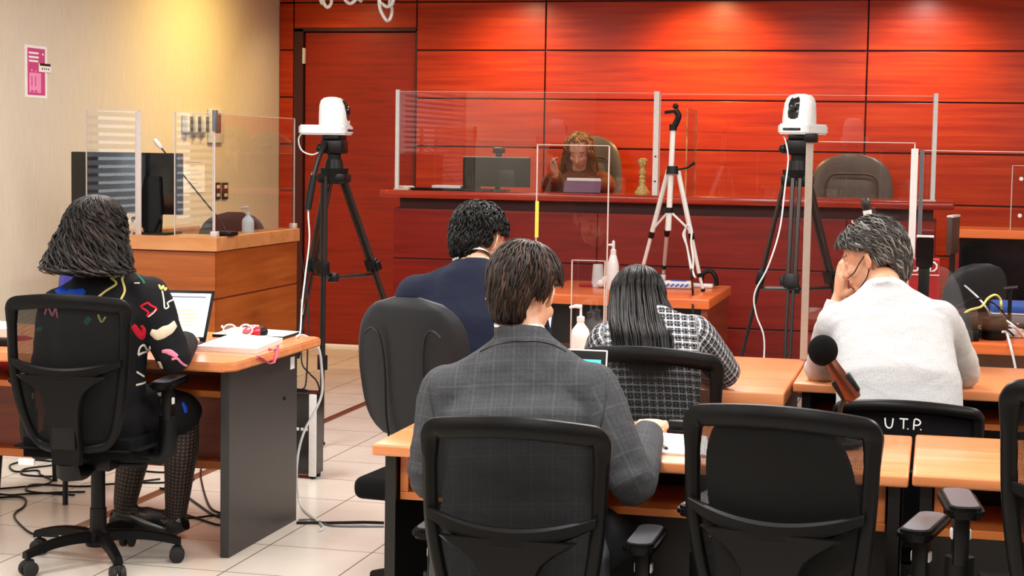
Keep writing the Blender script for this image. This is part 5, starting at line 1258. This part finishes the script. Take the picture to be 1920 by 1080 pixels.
        if segs:
            ds = np.stack([segdist(co, a, b2)[0] for a, b2, _, _ in segs]); best = ds.argmin(0)
            for i, (a, b2, o, sd) in enumerate(segs):
                dd, t = segdist(co, a, b2); ln = (b2-a).length; axv = np.array((b2-a).normalized()); e1 = (b2-a).normalized().cross(V(latS)).normalized() if abs((b2-a).normalized().dot(latS)) < .9 else (b2-a).normalized().cross(V(0, 1, 0)).normalized(); e2 = V(axv).cross(e1)
                rel = co-np.array(a); ang = np.arctan2(rel@np.array(e1), rel@np.array(e2))
                m = (best == i) & (dd < .1)
                if k == 'top' and i % 2 == 0: m &= ((co-np.array(a))@(ls*(1 if sd == 'R' else -1)) > .012)
                pat[m, 0] = ang[m]*.06; pat[m, 1] = -(o+t[m].clip(-.6, 1.4)*ln)
        b = MB(); b.v = [V(p) for p in co]; b.f = fs; b.m = [0]*len(fs)
        mats = [g['mat']]
        gb = BVHTree.FromPolygons(b.v, fs)
        if g.get('prints'):
            for (mk, pts, rad) in g['prints']:
                if M[mk] not in mats: mats.append(M[mk])
                mi = mats.index(M[mk])
                sp = smoothpts([V(x, y, 0) for x, y in pts], 4); q = []; rr = rad if isinstance(rad, list) else [rad]*len(pts); rl = np.interp(np.linspace(0, 1, len(sp)), np.linspace(0, 1, len(rr)), rr)
                for s_, r_ in zip(sp, rl):
                    hit = gb.ray_cast(EYEP, ray(s_.x, s_.y).normalized())
                    if hit[0] is not None: q.append((hit[0], hit[1], float(r_)))
                if len(q) > 2:
                    base = len(b.v); pts3 = [h+n_*.0004 for h, n_, _ in q]; rg = []
                    for i, (h, n_, r_) in enumerate(q):
                        tg = (pts3[min(i+1, len(q)-1)]-pts3[max(i-1, 0)]).normalized(); sd_ = tg.cross(n_).normalized(); n_ = n_.normalized()
                        rg.append([h+sd_*(r_*x)+n_*(.0025*y) for x, y in ((-1, -.6), (-.8, .8), (0, 1), (.8, .8), (1, -.6))])
                    b.loft(rg, mi)
        b.pat = [tuple(p) for p in pat]+[(0, 0, 0)]*(len(b.v)-len(co))
        b.build(g['name'], mats, T, smooth=180 if not g.get('prints') else 60, flip=True)
        out.setdefault('g', {})[g['name']] = gb
    return out
def shoes(P_, j, heel=False):
    for sd in 'LR':
        an, toe = j['an'+sd], j['to'+sd]; d = (toe-an); d = V(d.x, d.y, d.z).normalized(); s = d.cross(V(0, 0, 1)).normalized(); n = s.cross(d)
        hl = an-d*.045; rg = []
        base = an-Z3*.07
        for q, hw, hh in ((-.058, .024, .05), (-.03, .038, .075), (.03, .041, .072), (.09, .045, .052), (.15, .046, .04), (.19, .036, .028), (.208, .013, .012)):
            c = base+d*q+n*(hh*.5); rg.append(ring(c, s, n, hw, hh*.62, 16, 2.6))
        MB().loft(rg).build('shoe', M['shoe'], P_['T'], smooth=60)

# ---- hair
def hair_build(P_, mb, rnd, mat, name='hair'):
    o = mb.build(name, mat, P_['T'], smooth=180, flip=False)
    a = o.data.attributes.new('rnd', 'FLOAT', 'POINT'); a.data.foreach_set('value', rnd); return o
def strand(mb, rnd, pts, nrm, w, val):
    n0 = len(mb.v); rg = []; m = len(pts)
    for i, p in enumerate(pts):
        t = (pts[min(i+1, m-1)]-pts[max(i-1, 0)]).normalized(); s = t.cross(nrm[i])
        if s.length < 1e-6: s = t.orthogonal()
        s.normalize(); nn = s.cross(t); k = math.sin(PI*min(1, .12+.88*i/(m-1)))**.6+.04
        rg.append([p+s*(w*k), p+nn*(w*.5*k), p-s*(w*k), p-nn*(w*.5*k)])
    mb.loft(rg, 0, False); rnd += [val]*(len(mb.v)-n0)
def short_hair(P_, mat, n=900, w=.0035, ln=.07, wave=.15, t=.006, nape=-.088, seed=1, crown=(0, -.5, .86), top=1.0, lift=.04, sweep=(0, 0, 0), sb=.024):
    rs = random.Random(seed); c, (r, f, u), hs = P_['c'], P_['ax'], P_['hs']; hc = V(0, -.011, .03); R_ = V(.0785+t, .1+t, .089+t*top)
    def zl(x, y):
        q = float(np.interp(y, [-.12, -.06, -.04, -.028, .016, .03, .05, .068, .11], [nape, nape+.004, -.05, .03, .03, sb, max(.034, sb), .055, .062]))
        return max(q, float(np.interp(abs(x), [.04, .05, .062], [-1, -.062, -.03]))) if y < -.03 else q
    def pos(d, k):
        a = min(.985, max(0, -d.z)); g = (1-a**3)**(1/3)/math.sqrt(1-a*a)
        return hc+V(R_.x*d.x*g*(1-.2*a), R_.y*d.y*g, R_.z*d.z*(1+.35*a))*k
    def wrld(p): return c+(r*p.x+f*p.y+u*p.z)*hs
    mb = MB(); rnd = []
    b = bmesh.new(); bmesh.ops.create_icosphere(b, subdivisions=5, radius=1)
    for v in b.verts:
        d = v.co.normalized(); p = pos(d, 1+.018*noise.noise(d*9)); 
        m = p.z-zl(p.x, p.y); k = max(0, min(1, .5+m/.012)); q = hc+(p-hc)*.62; v.co = wrld(q.lerp(p, k))
    mb.bm(b); rnd += [rs.random()*.3 for _ in mb.v]
    cr = V(*crown).normalized()
    for i in range(n):
        while True:
            d = V(rs.gauss(0, 1), rs.gauss(0, 1), rs.gauss(0, 1)).normalized(); p = pos(d, 1)
            if p.z > zl(p.x, p.y)-.0 and (i % 3 or p.z < 0): break
        pts, nr = [], []; Ln_ = ln*rs.uniform(.6, 1.15); st = Ln_/8/.09; lf = rs.uniform(.0, lift); ph = rs.uniform(0, 6.28)
        sw = V(*sweep)
        for k in range(9):
            fl = d*d.dot(cr)-cr; fl = (fl.normalized() if fl.length > .05 else V(rs.uniform(-1, 1), -.3, 0))+V(0, 0, -.35)+sw; fl += d.cross(fl)*(wave*math.sin(ph+k*.9)+.12*noise.noise(d*3+V(seed, 0, 0)))
            fl = fl-d*d.dot(fl); fl.normalize(); p = pos(d, 1.0+lf*math.sin(PI*k/9)+.006)
            if p.z < zl(p.x, p.y)-(.012 if p.y < -.03 else .004) and k > 1: break
            pts.append(wrld(p)); nr.append((r*d.x+f*d.y+u*d.z)); d = (d+fl*st).normalized()
        if len(pts) > 3: strand(mb, rnd, pts, nr, w*rs.uniform(.6, 1.2), rs.random())
    return hair_build(P_, mb, rnd, mat)
def long_hair(P_, mat, vol, n=700, w=.0045, wave=.02, freq=9, seed=2, frontopen=1.0, jit=.012, tips=.22, part=None):
    """crown to tips over the skull, then along vol = [(centre, lat, half width, half depth)]"""
    rs = random.Random(seed); c, (r, f, u), hs = P_['c'], P_['ax'], P_['hs']
    hc = V(0, -.01, .03); R_ = V(.086, .108, .096)
    RG = []; NA = 40
    for th in (3, 18, 36, 54, 72, 88, 100):
        a = math.radians(th); rg = []
        for q in range(NA):
            ph = 2*PI*q/NA; d = V(math.sin(a)*math.cos(ph), math.sin(a)*math.sin(ph), math.cos(a)); p = hc+V(R_.x*d.x, R_.y*d.y, R_.z*d.z)
            if math.sin(ph) > .55*frontopen and th > 50: p = hc+(p-hc)*.8
            rg.append(c+(r*p.x+f*p.y+u*p.z)*hs)
        RG.append(rg)
    for (cc, hw, hd, bk) in vol:
        rg = []
        for q in range(NA):
            ph = 2*PI*q/NA; x, y = math.cos(ph), math.sin(ph)
            if y > .55*frontopen: y *= .35
            rg.append(cc+r*(x*hw)+V(f.x, f.y, 0).normalized()*(y*(hd if y > 0 else bk)))
        RG.append(rg)
    m = len(RG)
    def S(t, ph):
        x = t*(m-1); i = min(int(x), m-2); q = (ph/(2*PI)*NA) % NA; a = int(q); g2 = q-a; h2 = x-i
        A = RG[i][a].lerp(RG[i][(a+1) % NA], g2); B = RG[i+1][a].lerp(RG[i+1][(a+1) % NA], g2); return A.lerp(B, h2)
    def C_(t):
        x = t*(m-1); i = min(int(x), m-2); ca = sum(RG[i], V(0, 0, 0))/NA; cb = sum(RG[i+1], V(0, 0, 0))/NA; return ca.lerp(cb, x-i)
    mb = MB(); rnd = []
    inner = []
    for i, rg in enumerate(RG):
        cc = sum(rg, V(0, 0, 0))/NA; k = .965 if i < m-1 else .8
        inner.append([cc+(p-cc)*(k+.03*noise.noise(p*25)) for p in rg])
    mb.loft(inner); rnd += [rs.random()*.25 for _ in mb.v]
    for i in range(n):
        while True:
            ph = rs.uniform(0, 2*PI)
            if math.sin(ph) < .6*frontopen or rs.random() < .12: break
        t0 = rs.choice((0.02, 0.05, .1, .2, .3, .42)); t1 = min(1, t0+rs.uniform(.45, .8)) if rs.random() < .5 else rs.uniform(1-tips, 1.0)
        pts, nr = [], []; o = rs.uniform(-jit, jit*1.4); fq = freq*rs.uniform(.7, 1.3); p0 = rs.uniform(0, 6.28); N_ = 16
        if math.sin(ph) > .55*frontopen: t1 = min(t1, .3)
        for k in range(N_):
            t = t0+(t1-t0)*k/(N_-1); wv = wave*min(1, t*1.6); p = S(t, ph+wv*2.2*math.sin(fq*t*3+p0)); cc = C_(t); nn = p-cc; nn = nn.normalized() if nn.length > 1e-5 else u
            pts.append(p+nn*(o*t+.003+wv*.35*math.cos(fq*t*3+p0))); nr.append(nn)
        strand(mb, rnd, pts, nr, w*rs.uniform(.6, 1.25), rs.random())
    return hair_build(P_, mb, rnd, mat)
def hips(j, lat, w=.09):
    j['hpL'] = j['pel']-lat*w; j['hpR'] = j['pel']+lat*w
SK1 = mk_skin('skin_fair', (226, 174, 146)); SK2 = mk_skin('skin_tan', (214, 158, 126))
# ---- man in the grey check suit, nearest the camera
j = {}
Yg = 4.2
j['pel'] = V(aY(975, 1090, 4.15).x, 4.14, .54); j['shL'] = aY(842, 740, 4.22); j['shR'] = aY(1106, 736, 4.24); j['nb'] = aY(983, 634, 4.25)
j['elL'] = aY(806, 895, 4.17); j['elR'] = aY(1188, 905, 4.18); j['wrL'] = V(j['elL'].x+.06, 4.5, .80); j['wrR'] = V(j['elR'].x-.02, 4.52, .80)
hips(j, V(1, .05, 0).normalized()); j['knL'] = V(j['hpL'].x-.08, 4.6, .5); j['knR'] = V(j['hpR'].x+.08, 4.6, .5); j['anL'] = V(j['hpL'].x-.1, 4.52, .1); j['anR'] = V(j['hpR'].x+.09, 4.55, .1)
for s in 'LR': j['to'+s] = j['an'+s]+V(0, .2, -.06)
j['head'] = aY(983, 549, 4.30); j['face'] = V(.2, .9, -.36)
G = person('brown-haired man in a grey check suit, nearest the camera, seen from behind', j, SK1, [
    dict(kind='top', name='suit_jacket', mat=M['suit_grey'], grow=.022, hem=.17, hips=.207, waist=.172, chest=.172, collar=True, fold=.007, vox=.0075, sleeve=[.076, .078, .07, .061, .06, .059, .052, .046]),
    dict(kind='trousers', name='trousers', mat=M['trouser'], fold=.004)], hs=1.02)
def shirt_collar(P_, j, r=.061, h=.05, mat='collar_white', name='shirt_collar', dz=.0):
    nd = P_['H'](0, -.028, -.075); t = (nd-j['nb']).normalized(); rg = []
    for q, k in ((.0, r+.006), (.02, r+.005), (h-.006, r), (h, r-.002), (h-.004, r-.006)):
        cc = j['nb']+t*(q+dz); rg.append(ring(cc, P_['latS'], t.cross(P_['latS']).normalized(), k, k, 28, 2.1))
    MB().loft(rg, 0, False).build(name, M[mat], P_['T'], smooth=60, flip=False)
shirt_collar(G, j, .061, .044)
gj = G['g']['suit_jacket']; mb = MB()
for ln_ in ([(900, 660), (925, 648), (955, 641), (985, 639), (1015, 641), (1040, 648), (1062, 660)], [(803, 706), (806, 735), (811, 765), (818, 800)], [(1140, 700), (1138, 730), (1133, 765), (1126, 800)]):
    q = [gj.ray_cast(EYEP, ray(s_.x, s_.y).normalized()) for s_ in smoothpts([V(x, y, 0) for x, y in ln_], 4)]
    mb.tube([h[0]+h[1]*.0006 for h in q if h[0] is not None], .0019, 6)
mb.build('seam_lines', M['black_lam'], G['T'], smooth=60)
shoes(G, j)
HB = mk_hair('dark_brown_hair', (18, 11, 8), (66, 46, 36)); short_hair(G, HB, 1700, .0040, .09, .3, .013, -.098, 11, (.1, -.25, .96), 1.05, .06)
# ---- man in the navy suit
j = {}
j['pel'] = V(aY(862, 760, 5.45).x, 5.42, .53); j['shL'] = aY(782, 556, 5.46); j['shR'] = aY(975, 560, 5.56); j['nb'] = aY(893, 498, 5.56)
j['elL'] = aY(762, 662, 5.5); j['elR'] = aY(1010, 660, 5.62); j['wrL'] = V(j['elL'].x+.1, 5.85, .80); j['wrR'] = V(j['elR'].x-.08, 5.9, .80)
hips(j, V(1, .2, 0).normalized()); 
for s, d in (('L', -.06), ('R', .08)): j['kn'+s] = j['hp'+s]+V(d, .42, -.04); j['an'+s] = V(j['kn'+s].x, 5.8, .1); j['to'+s] = j['an'+s]+V(0, .2, -.06)
j['head'] = aY(898, 451, 5.64); j['face'] = V(.34, .85, -.38)
Nm = person('man in a navy suit with short black curly hair, seen from behind', j, SK1, [
    dict(kind='top', name='suit_jacket', mat=M['suit_navy'], grow=.024, hem=.16, hips=.185, waist=.16, chest=.178, collar=True, fold=.005), dict(kind='trousers', name='trousers', mat=M['suit_navy'], fold=.003)], vox=.0066)
shirt_collar(Nm, j, .061, .044); shoes(Nm, j)
short_hair(Nm, mk_hair('black_curly_hair', (6, 6, 6), (28, 26, 25)), 1300, .0042, .045, .9, .012, -.085, 12, (0, -.3, .95), 1.0, .09)
# ---- woman in tweed
j = {}
j['pel'] = V(aY(1215, 800, 5.45).x, 5.46, .52); j['shL'] = aY(1142, 640, 5.52); j['shR'] = aY(1300, 628, 5.56); j['nb'] = aY(1210, 598, 5.6)
j['elL'] = aY(1112, 700, 5.66); j['elR'] = aY(1358, 697, 5.76); j['wrL'] = V(j['elL'].x+.08, 5.98, .80); j['wrR'] = V(j['elR'].x-.16, 6.02, .80)
hips(j, V(1, .1, 0).normalized())
for s, d in (('L', -.02), ('R', .03)): j['kn'+s] = j['hp'+s]+V(d, .4, -.03); j['an'+s] = V(j['kn'+s].x, 5.85, .1); j['to'+s] = j['an'+s]+V(0, .18, -.06)
j['head'] = aY(1196, 566, 5.68); j['face'] = V(-.08, .88, -.42)
W4 = person('woman with long straight black hair in a black and white tweed jacket', j, SK1, [
    dict(kind='top', name='tweed_jacket', mat=M['tweed'], grow=.02, hem=.12, hips=.17, waist=.14, chest=.15, fold=.005, sleeve=[.064, .068, .062, .056, .056, .056, .05, .044]), dict(kind='trousers', name='trousers', mat=M['trouser'], r=[.095, .09, .07, .066, .062, .06, .05], fold=.003)], True, .007, .97)
shoes(W4, j)
hd = j['head']
back = aY(1200, 600, 5.50)
long_hair(W4, mk_hair('straight_black_hair', (6, 6, 7), (30, 28, 29), .36), [(aY(1203, 590, 5.60), .1, .03, .15), (aY(1210, 622, 5.52), .1, .02, .15), (aY(1214, 660, 5.46), .095, .02, .13), (aY(1217, 690, 5.43), .085, .02, .11)], 900, .0048, .006, 4, 5, 1.0, .012, .3)
# ---- man in the light jumper
j = {}
j['pel'] = V(aY(1695, 800, 5.5).x, 5.52, .48); j['shL'] = aY(1572, 610, 5.80); j['shR'] = aY(1758, 604, 5.80); j['nb'] = aY(1658, 540, 5.88)
j['che'] = aY(1672, 640, 5.76); j['wai'] = aY(1684, 715, 5.62)
j['elL'] = aY(1540, 690, 6.10); j['elR'] = aY(1808, 698, 6.08); j['wrL'] = aY(1574, 556, 6.14); j['wrR'] = V(j['elR'].x-.16, 6.33, .79)
hips(j, V(1, 0, 0))
for s, d in (('L', -.08), ('R', .08)): j['kn'+s] = j['hp'+s]+V(d, .42, .0); j['an'+s] = V(j['kn'+s].x, 5.9, .1); j['to'+s] = j['an'+s]+V(0, .2, -.06)
j['head'] = aY(1634, 484, 6.0); j['face'] = RT*-.84+V(0, 1, 0)*.46+V(0, 0, -.28)
hn = (aY(1580, 498, 6.09)-j['wrL']).normalized()
M5 = person('grey-haired man in a light grey jumper resting his cheek on his hand', j, SK2, [
    dict(kind='top', name='jumper', mat=M['knit'], grow=.024, hem=.1, hips=.185, waist=.175, chest=.172, fold=.007, vox=.008, collar=((-.035, .088), (-.008, .074), (.012, .067)), sleeve=[.07, .075, .068, .06, .059, .058, .052, .044]), dict(kind='trousers', name='trousers', mat=M['trouser'], fold=.003)], False, .0058, 1.0,
    {'L': (j['wrL'], hn, RT*.9+V(0, .2, 0), V(.2, -.8, .4), .55)})
shoes(M5, j)
short_hair(M5, mk_hair('grey_hair', (46, 43, 41), (146, 142, 137), .5), 2400, .0032, .075, .5, .016, -.10, 13, (0, .25, .95), 1.05, .15, (0, -.55, .05), sb=.045)
def skinline(P_, pts, r, mat, name, off=.001):
    q = []
    for x, y in pts:
        h = P_['bvh'].ray_cast(EYEP, ray(x, y).normalized())
        if h[0] is not None: q.append(h[0]+h[1]*off)
    return q
a = M5['H'](-.082, -.01, .012); b_ = M5['H'](-.066, .05, -.035); c_ = M5['H'](-.05, .085, -.045)
mb = MB(); mb.tube(smoothpts([a, a.lerp(b_, .5)+M5['ax'][0]*-.006, b_+M5['ax'][0]*-.004, c_]), .0022, 6); a2 = M5['H'](-.082, -.022, -.012)
mb.tube(smoothpts([a, M5['H'](-.086, -.028, .0), a2, M5['H'](-.078, .005, -.06), M5['H'](-.056, .05, -.09), M5['H'](-.03, .075, -.1)]), .0022, 6)
sh = MB().ball(M5['H'](.016, .072, -.066), (.034, .036, .03), M5['ax'], 20); mb.v += []; o_ = len(mb.v); mb.add(sh.v, sh.f)
mb.build('face_mask', M['black_lam'], M5['T'], smooth=60)
# ---- woman in the patterned shirt
j = {}
j['pel'] = V(aY(185, 800, 5.68).x, 5.66, .58); j['shL'] = aY(112, 578, 5.60); j['shR'] = aY(280, 556, 5.64); j['nb'] = aY(190, 508, 5.68)
j['elL'] = aY(92, 685, 5.6); j['elR'] = aY(326, 668, 5.68); j['wrL'] = V(j['elL'].x+.12, 6.0, .80); j['wrR'] = aY(350, 640, 6.06)
lt = V(.96, -.22, 0).normalized(); hips(j, lt, .085)
j['knL'] = aY(262, 790, 6.05); j['knR'] = aY(345, 775, 5.98); j['anL'] = aZ(232, 955, .12); j['anR'] = aZ(330, 965, .10)
j['toL'] = j['anL']+V(.17, .06, -.03); j['toR'] = j['anR']+V(-.17, .04, -.07)
j['head'] = aY(186, 430, 5.70); j['face'] = V(.38, .9, -.14)
PR = [('mo_blue', [(102, 522), (112, 540), (130, 552), (150, 549), (158, 543)], [.01, .022, .024, .02, .012]),
 ('mo_yellow', [(178, 562), (198, 546), (218, 532), (208, 521), (213, 520), (232, 514), (229, 524), (234, 545), (226, 565), (233, 578), (240, 577), (228, 563)], .0045),
 ('mo_pink', [(243, 495), (254, 494), (265, 494)], [.012, .016, .012]), ('mo_green', [(284, 513), (292, 515), (300, 516)], [.012, .018, .012]), ('mo_green', [(256, 514), (266, 524), (271, 532)], .004), ('mo_white', [(252, 531), (262, 531)], .003),
 ('mo_yellow', [(298, 534), (302, 542), (306, 536), (309, 544), (315, 535)], .0045), ('mo_white', [(304, 545), (307, 562), (309, 578), (316, 575), (314, 568), (324, 562)], .003),
 ('mo_red', [(263, 575), (276, 568), (281, 571), (284, 573), (294, 580), (280, 590), (276, 592), (278, 585), (266, 577)], .004), ('mo_white', [(293, 580), (288, 586), (278, 594)], .003),
 ('mo_cream', [(283, 622), (295, 628), (310, 622), (320, 616), (329, 607)], [.012, .022, .022, .018, .014]), ('mo_red', [(249, 610), (258, 622), (267, 632), (270, 620), (265, 610)], [.01, .014, .014, .01, .006]),
 ('mo_white', [(259, 665), (262, 652), (270, 647), (276, 656), (282, 650), (278, 658), (266, 662), (259, 666)], .0045), ('mo_green', [(280, 676), (284, 684), (286, 692)], [.012, .02, .012]),
 ('mo_pink', [(304, 659), (318, 660), (332, 669)], [.006, .012, .008]), ('mo_pink', [(322, 674), (332, 672), (340, 680), (350, 686), (366, 685)], .0045), ('mo_white', [(256, 697), (270, 706), (282, 713)], .004), ('mo_white', [(255, 722), (270, 718), (278, 713)], .004), ('mo_cream', [(298, 678), (303, 690)], .008),
 ('mo_pink', [(84, 590), (90, 575), (98, 592), (104, 578), (108, 596)], .004), ('mo_green', [(160, 598), (168, 604)], .016), ('mo_yellow', [(184, 590), (190, 604), (198, 594)], .004), ('mo_white', [(62, 552), (70, 546), (74, 552)], .004), ('mo_green', [(60, 622), (78, 616)], .008)]
PR = [(m, [p if len(p) == 2 else p for p in pts], r) for m, pts, r in PR]
LD = person('woman with wavy dark hair in a black shirt with bright line drawings', j, SK1, [
    dict(kind='top', name='patterned_shirt', mat=M['shirt_black'], grow=.02, hem=.1, hips=.175, waist=.155, chest=.162, fold=.006, prints=PR, sleeve=[.07, .074, .07, .064, .064, .064, .056, .046]),
    dict(kind='skirt', name='skirt', mat=M['skirt_black'], fold=.004, prints=[('mo_white', [(246, 735), (243, 755), (236, 775), (226, 786)], .004), ('mo_blue', [(342, 755), (347, 765), (349, 774)], [.008, .014, .008]), ('mo_white', [(372, 745), (378, 765), (382, 778)], .006), ('mo_white', [(310, 775), (312, 788)], .008), ('mo_white', [(296, 740), (308, 738)], .008)]),
    dict(kind='tights', name='fishnet_tights', mat=M['fishnet'], fold=0)], True, .0066, .99)
shoes(LD, j)
long_hair(LD, mk_hair('dark_wavy_hair', (14, 11, 10), (58, 47, 41), .5), [(aY(184, 445, 5.69), .112, .05, .135), (aY(178, 475, 5.66), .142, .05, .14), (aY(174, 500, 5.62), .17, .05, .14), (aY(172, 505, 5.60), .178, .05, .13), (aY(170, 515, 5.59), .165, .04, .11)], 1100, .0055, .06, 9, 6, 1.0, .018, .24)
# ---- the judge, facing the room, bent over her file
j = {}
j['pel'] = V(pj.x, 11.84, .82); j['shL'] = aY(1129, 341, 11.7); j['shR'] = aY(1042, 340, 11.7); j['nb'] = aY(1086, 318, 11.68)
j['elL'] = aY(1140, 372, 11.5); j['elR'] = aY(1028, 368, 11.5); j['elL'].z = max(j['elL'].z, BZ+.045); j['elR'].z = max(j['elR'].z, BZ+.045)
j['wrL'] = V(j['elL'].x-.06, 11.3, BZ+.05); j['wrR'] = aY(1041, 328, 11.38)
hips(j, V(-1, 0, 0))
for s, d in (('L', .02), ('R', -.02)): j['kn'+s] = j['hp'+s]+V(d, -.26, -.02); j['an'+s] = V(j['kn'+s].x, 11.64, .32); j['to'+s] = j['an'+s]+V(0, -.12, -.05)
j['head'] = aY(1086, 281, 11.58); j['face'] = V(.03, -.84, -.54)
JU = person('woman judge with light brown hair bent over a file behind the bench, pen in hand', j, SK1, [
    dict(kind='top', name='robe', mat=M['robe'], grow=.02, hem=.1, hips=.17, waist=.15, chest=.155, fold=.006, vox=.011), dict(kind='trousers', name='trousers', mat=M['trouser'], r=[.095, .09, .07, .066, .062, .06, .05], fold=0, vox=.012)], True, .0072, .97,
    {'R': (j['wrR'], V(-.1, -.35, .9), V(.8, -.3, -.1), V(0, -1, .2), .8)})
shoes(JU, j)
long_hair(JU, mk_hair('light_brown_hair', (96, 62, 32), (226, 176, 116), .4), [(aY(1086, 300, 11.64), .1, .03, .1), (aY(1086, 325, 11.68), .125, .07, .1), (aY(1086, 345, 11.68), .13, .1, .1)], 500, .006, .03, 8, 8, .95, .014, .3)
q = aY(1037, 296, 11.33); e = aY(1047, 322, 11.33)
T = thing('pen', 'white-topped pen held upright in the hand of the judge', 'pen', e); MB().tube([e, q.lerp(e, .35)], .005, 8).build('barrel', M['steel'], T); MB().tube([q.lerp(e, .35), q], [.0075, .008], 8).build('cap', M['white'], T)
# ================================================================== light
def area(name, loc, size, power, col, rot=(0, 0, 0), sy=None, spread=None):
    l = bpy.data.lights.new(name, 'AREA'); l.energy = power; l.color = col; l.size = size
    if sy: l.shape = 'RECTANGLE'; l.size_y = sy
    if spread: l.spread = spread
    o = bpy.data.objects.new(name, l); COL.objects.link(o); o.location = V(loc); o.rotation_euler = rot; return o
def spot(name, loc, tgt, power, col, ang=60, blend=.6, r=.04):
    l = bpy.data.lights.new(name, 'SPOT'); l.energy = power; l.color = col; l.spot_size = math.radians(ang); l.spot_blend = blend; l.shadow_soft_size = r
    o = bpy.data.objects.new(name, l); COL.objects.link(o); o.location = V(loc); d = V(tgt)-V(loc); o.rotation_euler = d.to_track_quat('-Z', 'Y').to_euler(); return o
for ix, x in enumerate((-3.4, -1.0, 1.4)):
    for iy, y in enumerate((1.2, 4.0, 6.6, 9.2)):
        area('ceiling_panel_light', (x, y, ZC-.01), .6, 24 if y > 9 else 60, (1, .98, .955), sy=1.2)
area('window_daylight', (XL-.3, (W0+W1)/2, 1.7), 3.6, 80, (.86, .93, 1), (0, -PI/2, 0), 1.4)
for px, col, pw in ((665, (1, .72, .4), 30), (975, (1, .76, .45), 110), (1340, (1, .66, .3), 210), (1735, (1, .85, .75), 130)):
    x = aY(px, 10, YF).x; spot('wall_downlight', (x, YF-.6, ZC-.02), (x, YF+.05, .9), pw, col, 130, 1.0)
spot('corner_downlight', (XL+1.1, 10.8, ZC-.02), (XL, 10.8, 1.6), 130, (1, .68, .18), 130, 1.0)
wd = bpy.data.worlds.new('world'); SC.world = wd; wd.use_nodes = True
wd.node_tree.nodes['Background'].inputs[0].default_value = (.75, .85, 1, 1); wd.node_tree.nodes['Background'].inputs[1].default_value = .2
SC.view_settings.view_transform = 'Standard'; SC.view_settings.look = 'None'; SC.view_settings.gamma = 1; SC.view_settings.use_curve_mapping = False
SC.view_settings.exposure = 0.0
SC.cycles.max_bounces = 10; SC.cycles.transparent_max_bounces = 24; SC.cycles.use_denoising = True; SC.cycles.caustics_reflective = False; SC.cycles.caustics_refractive = False
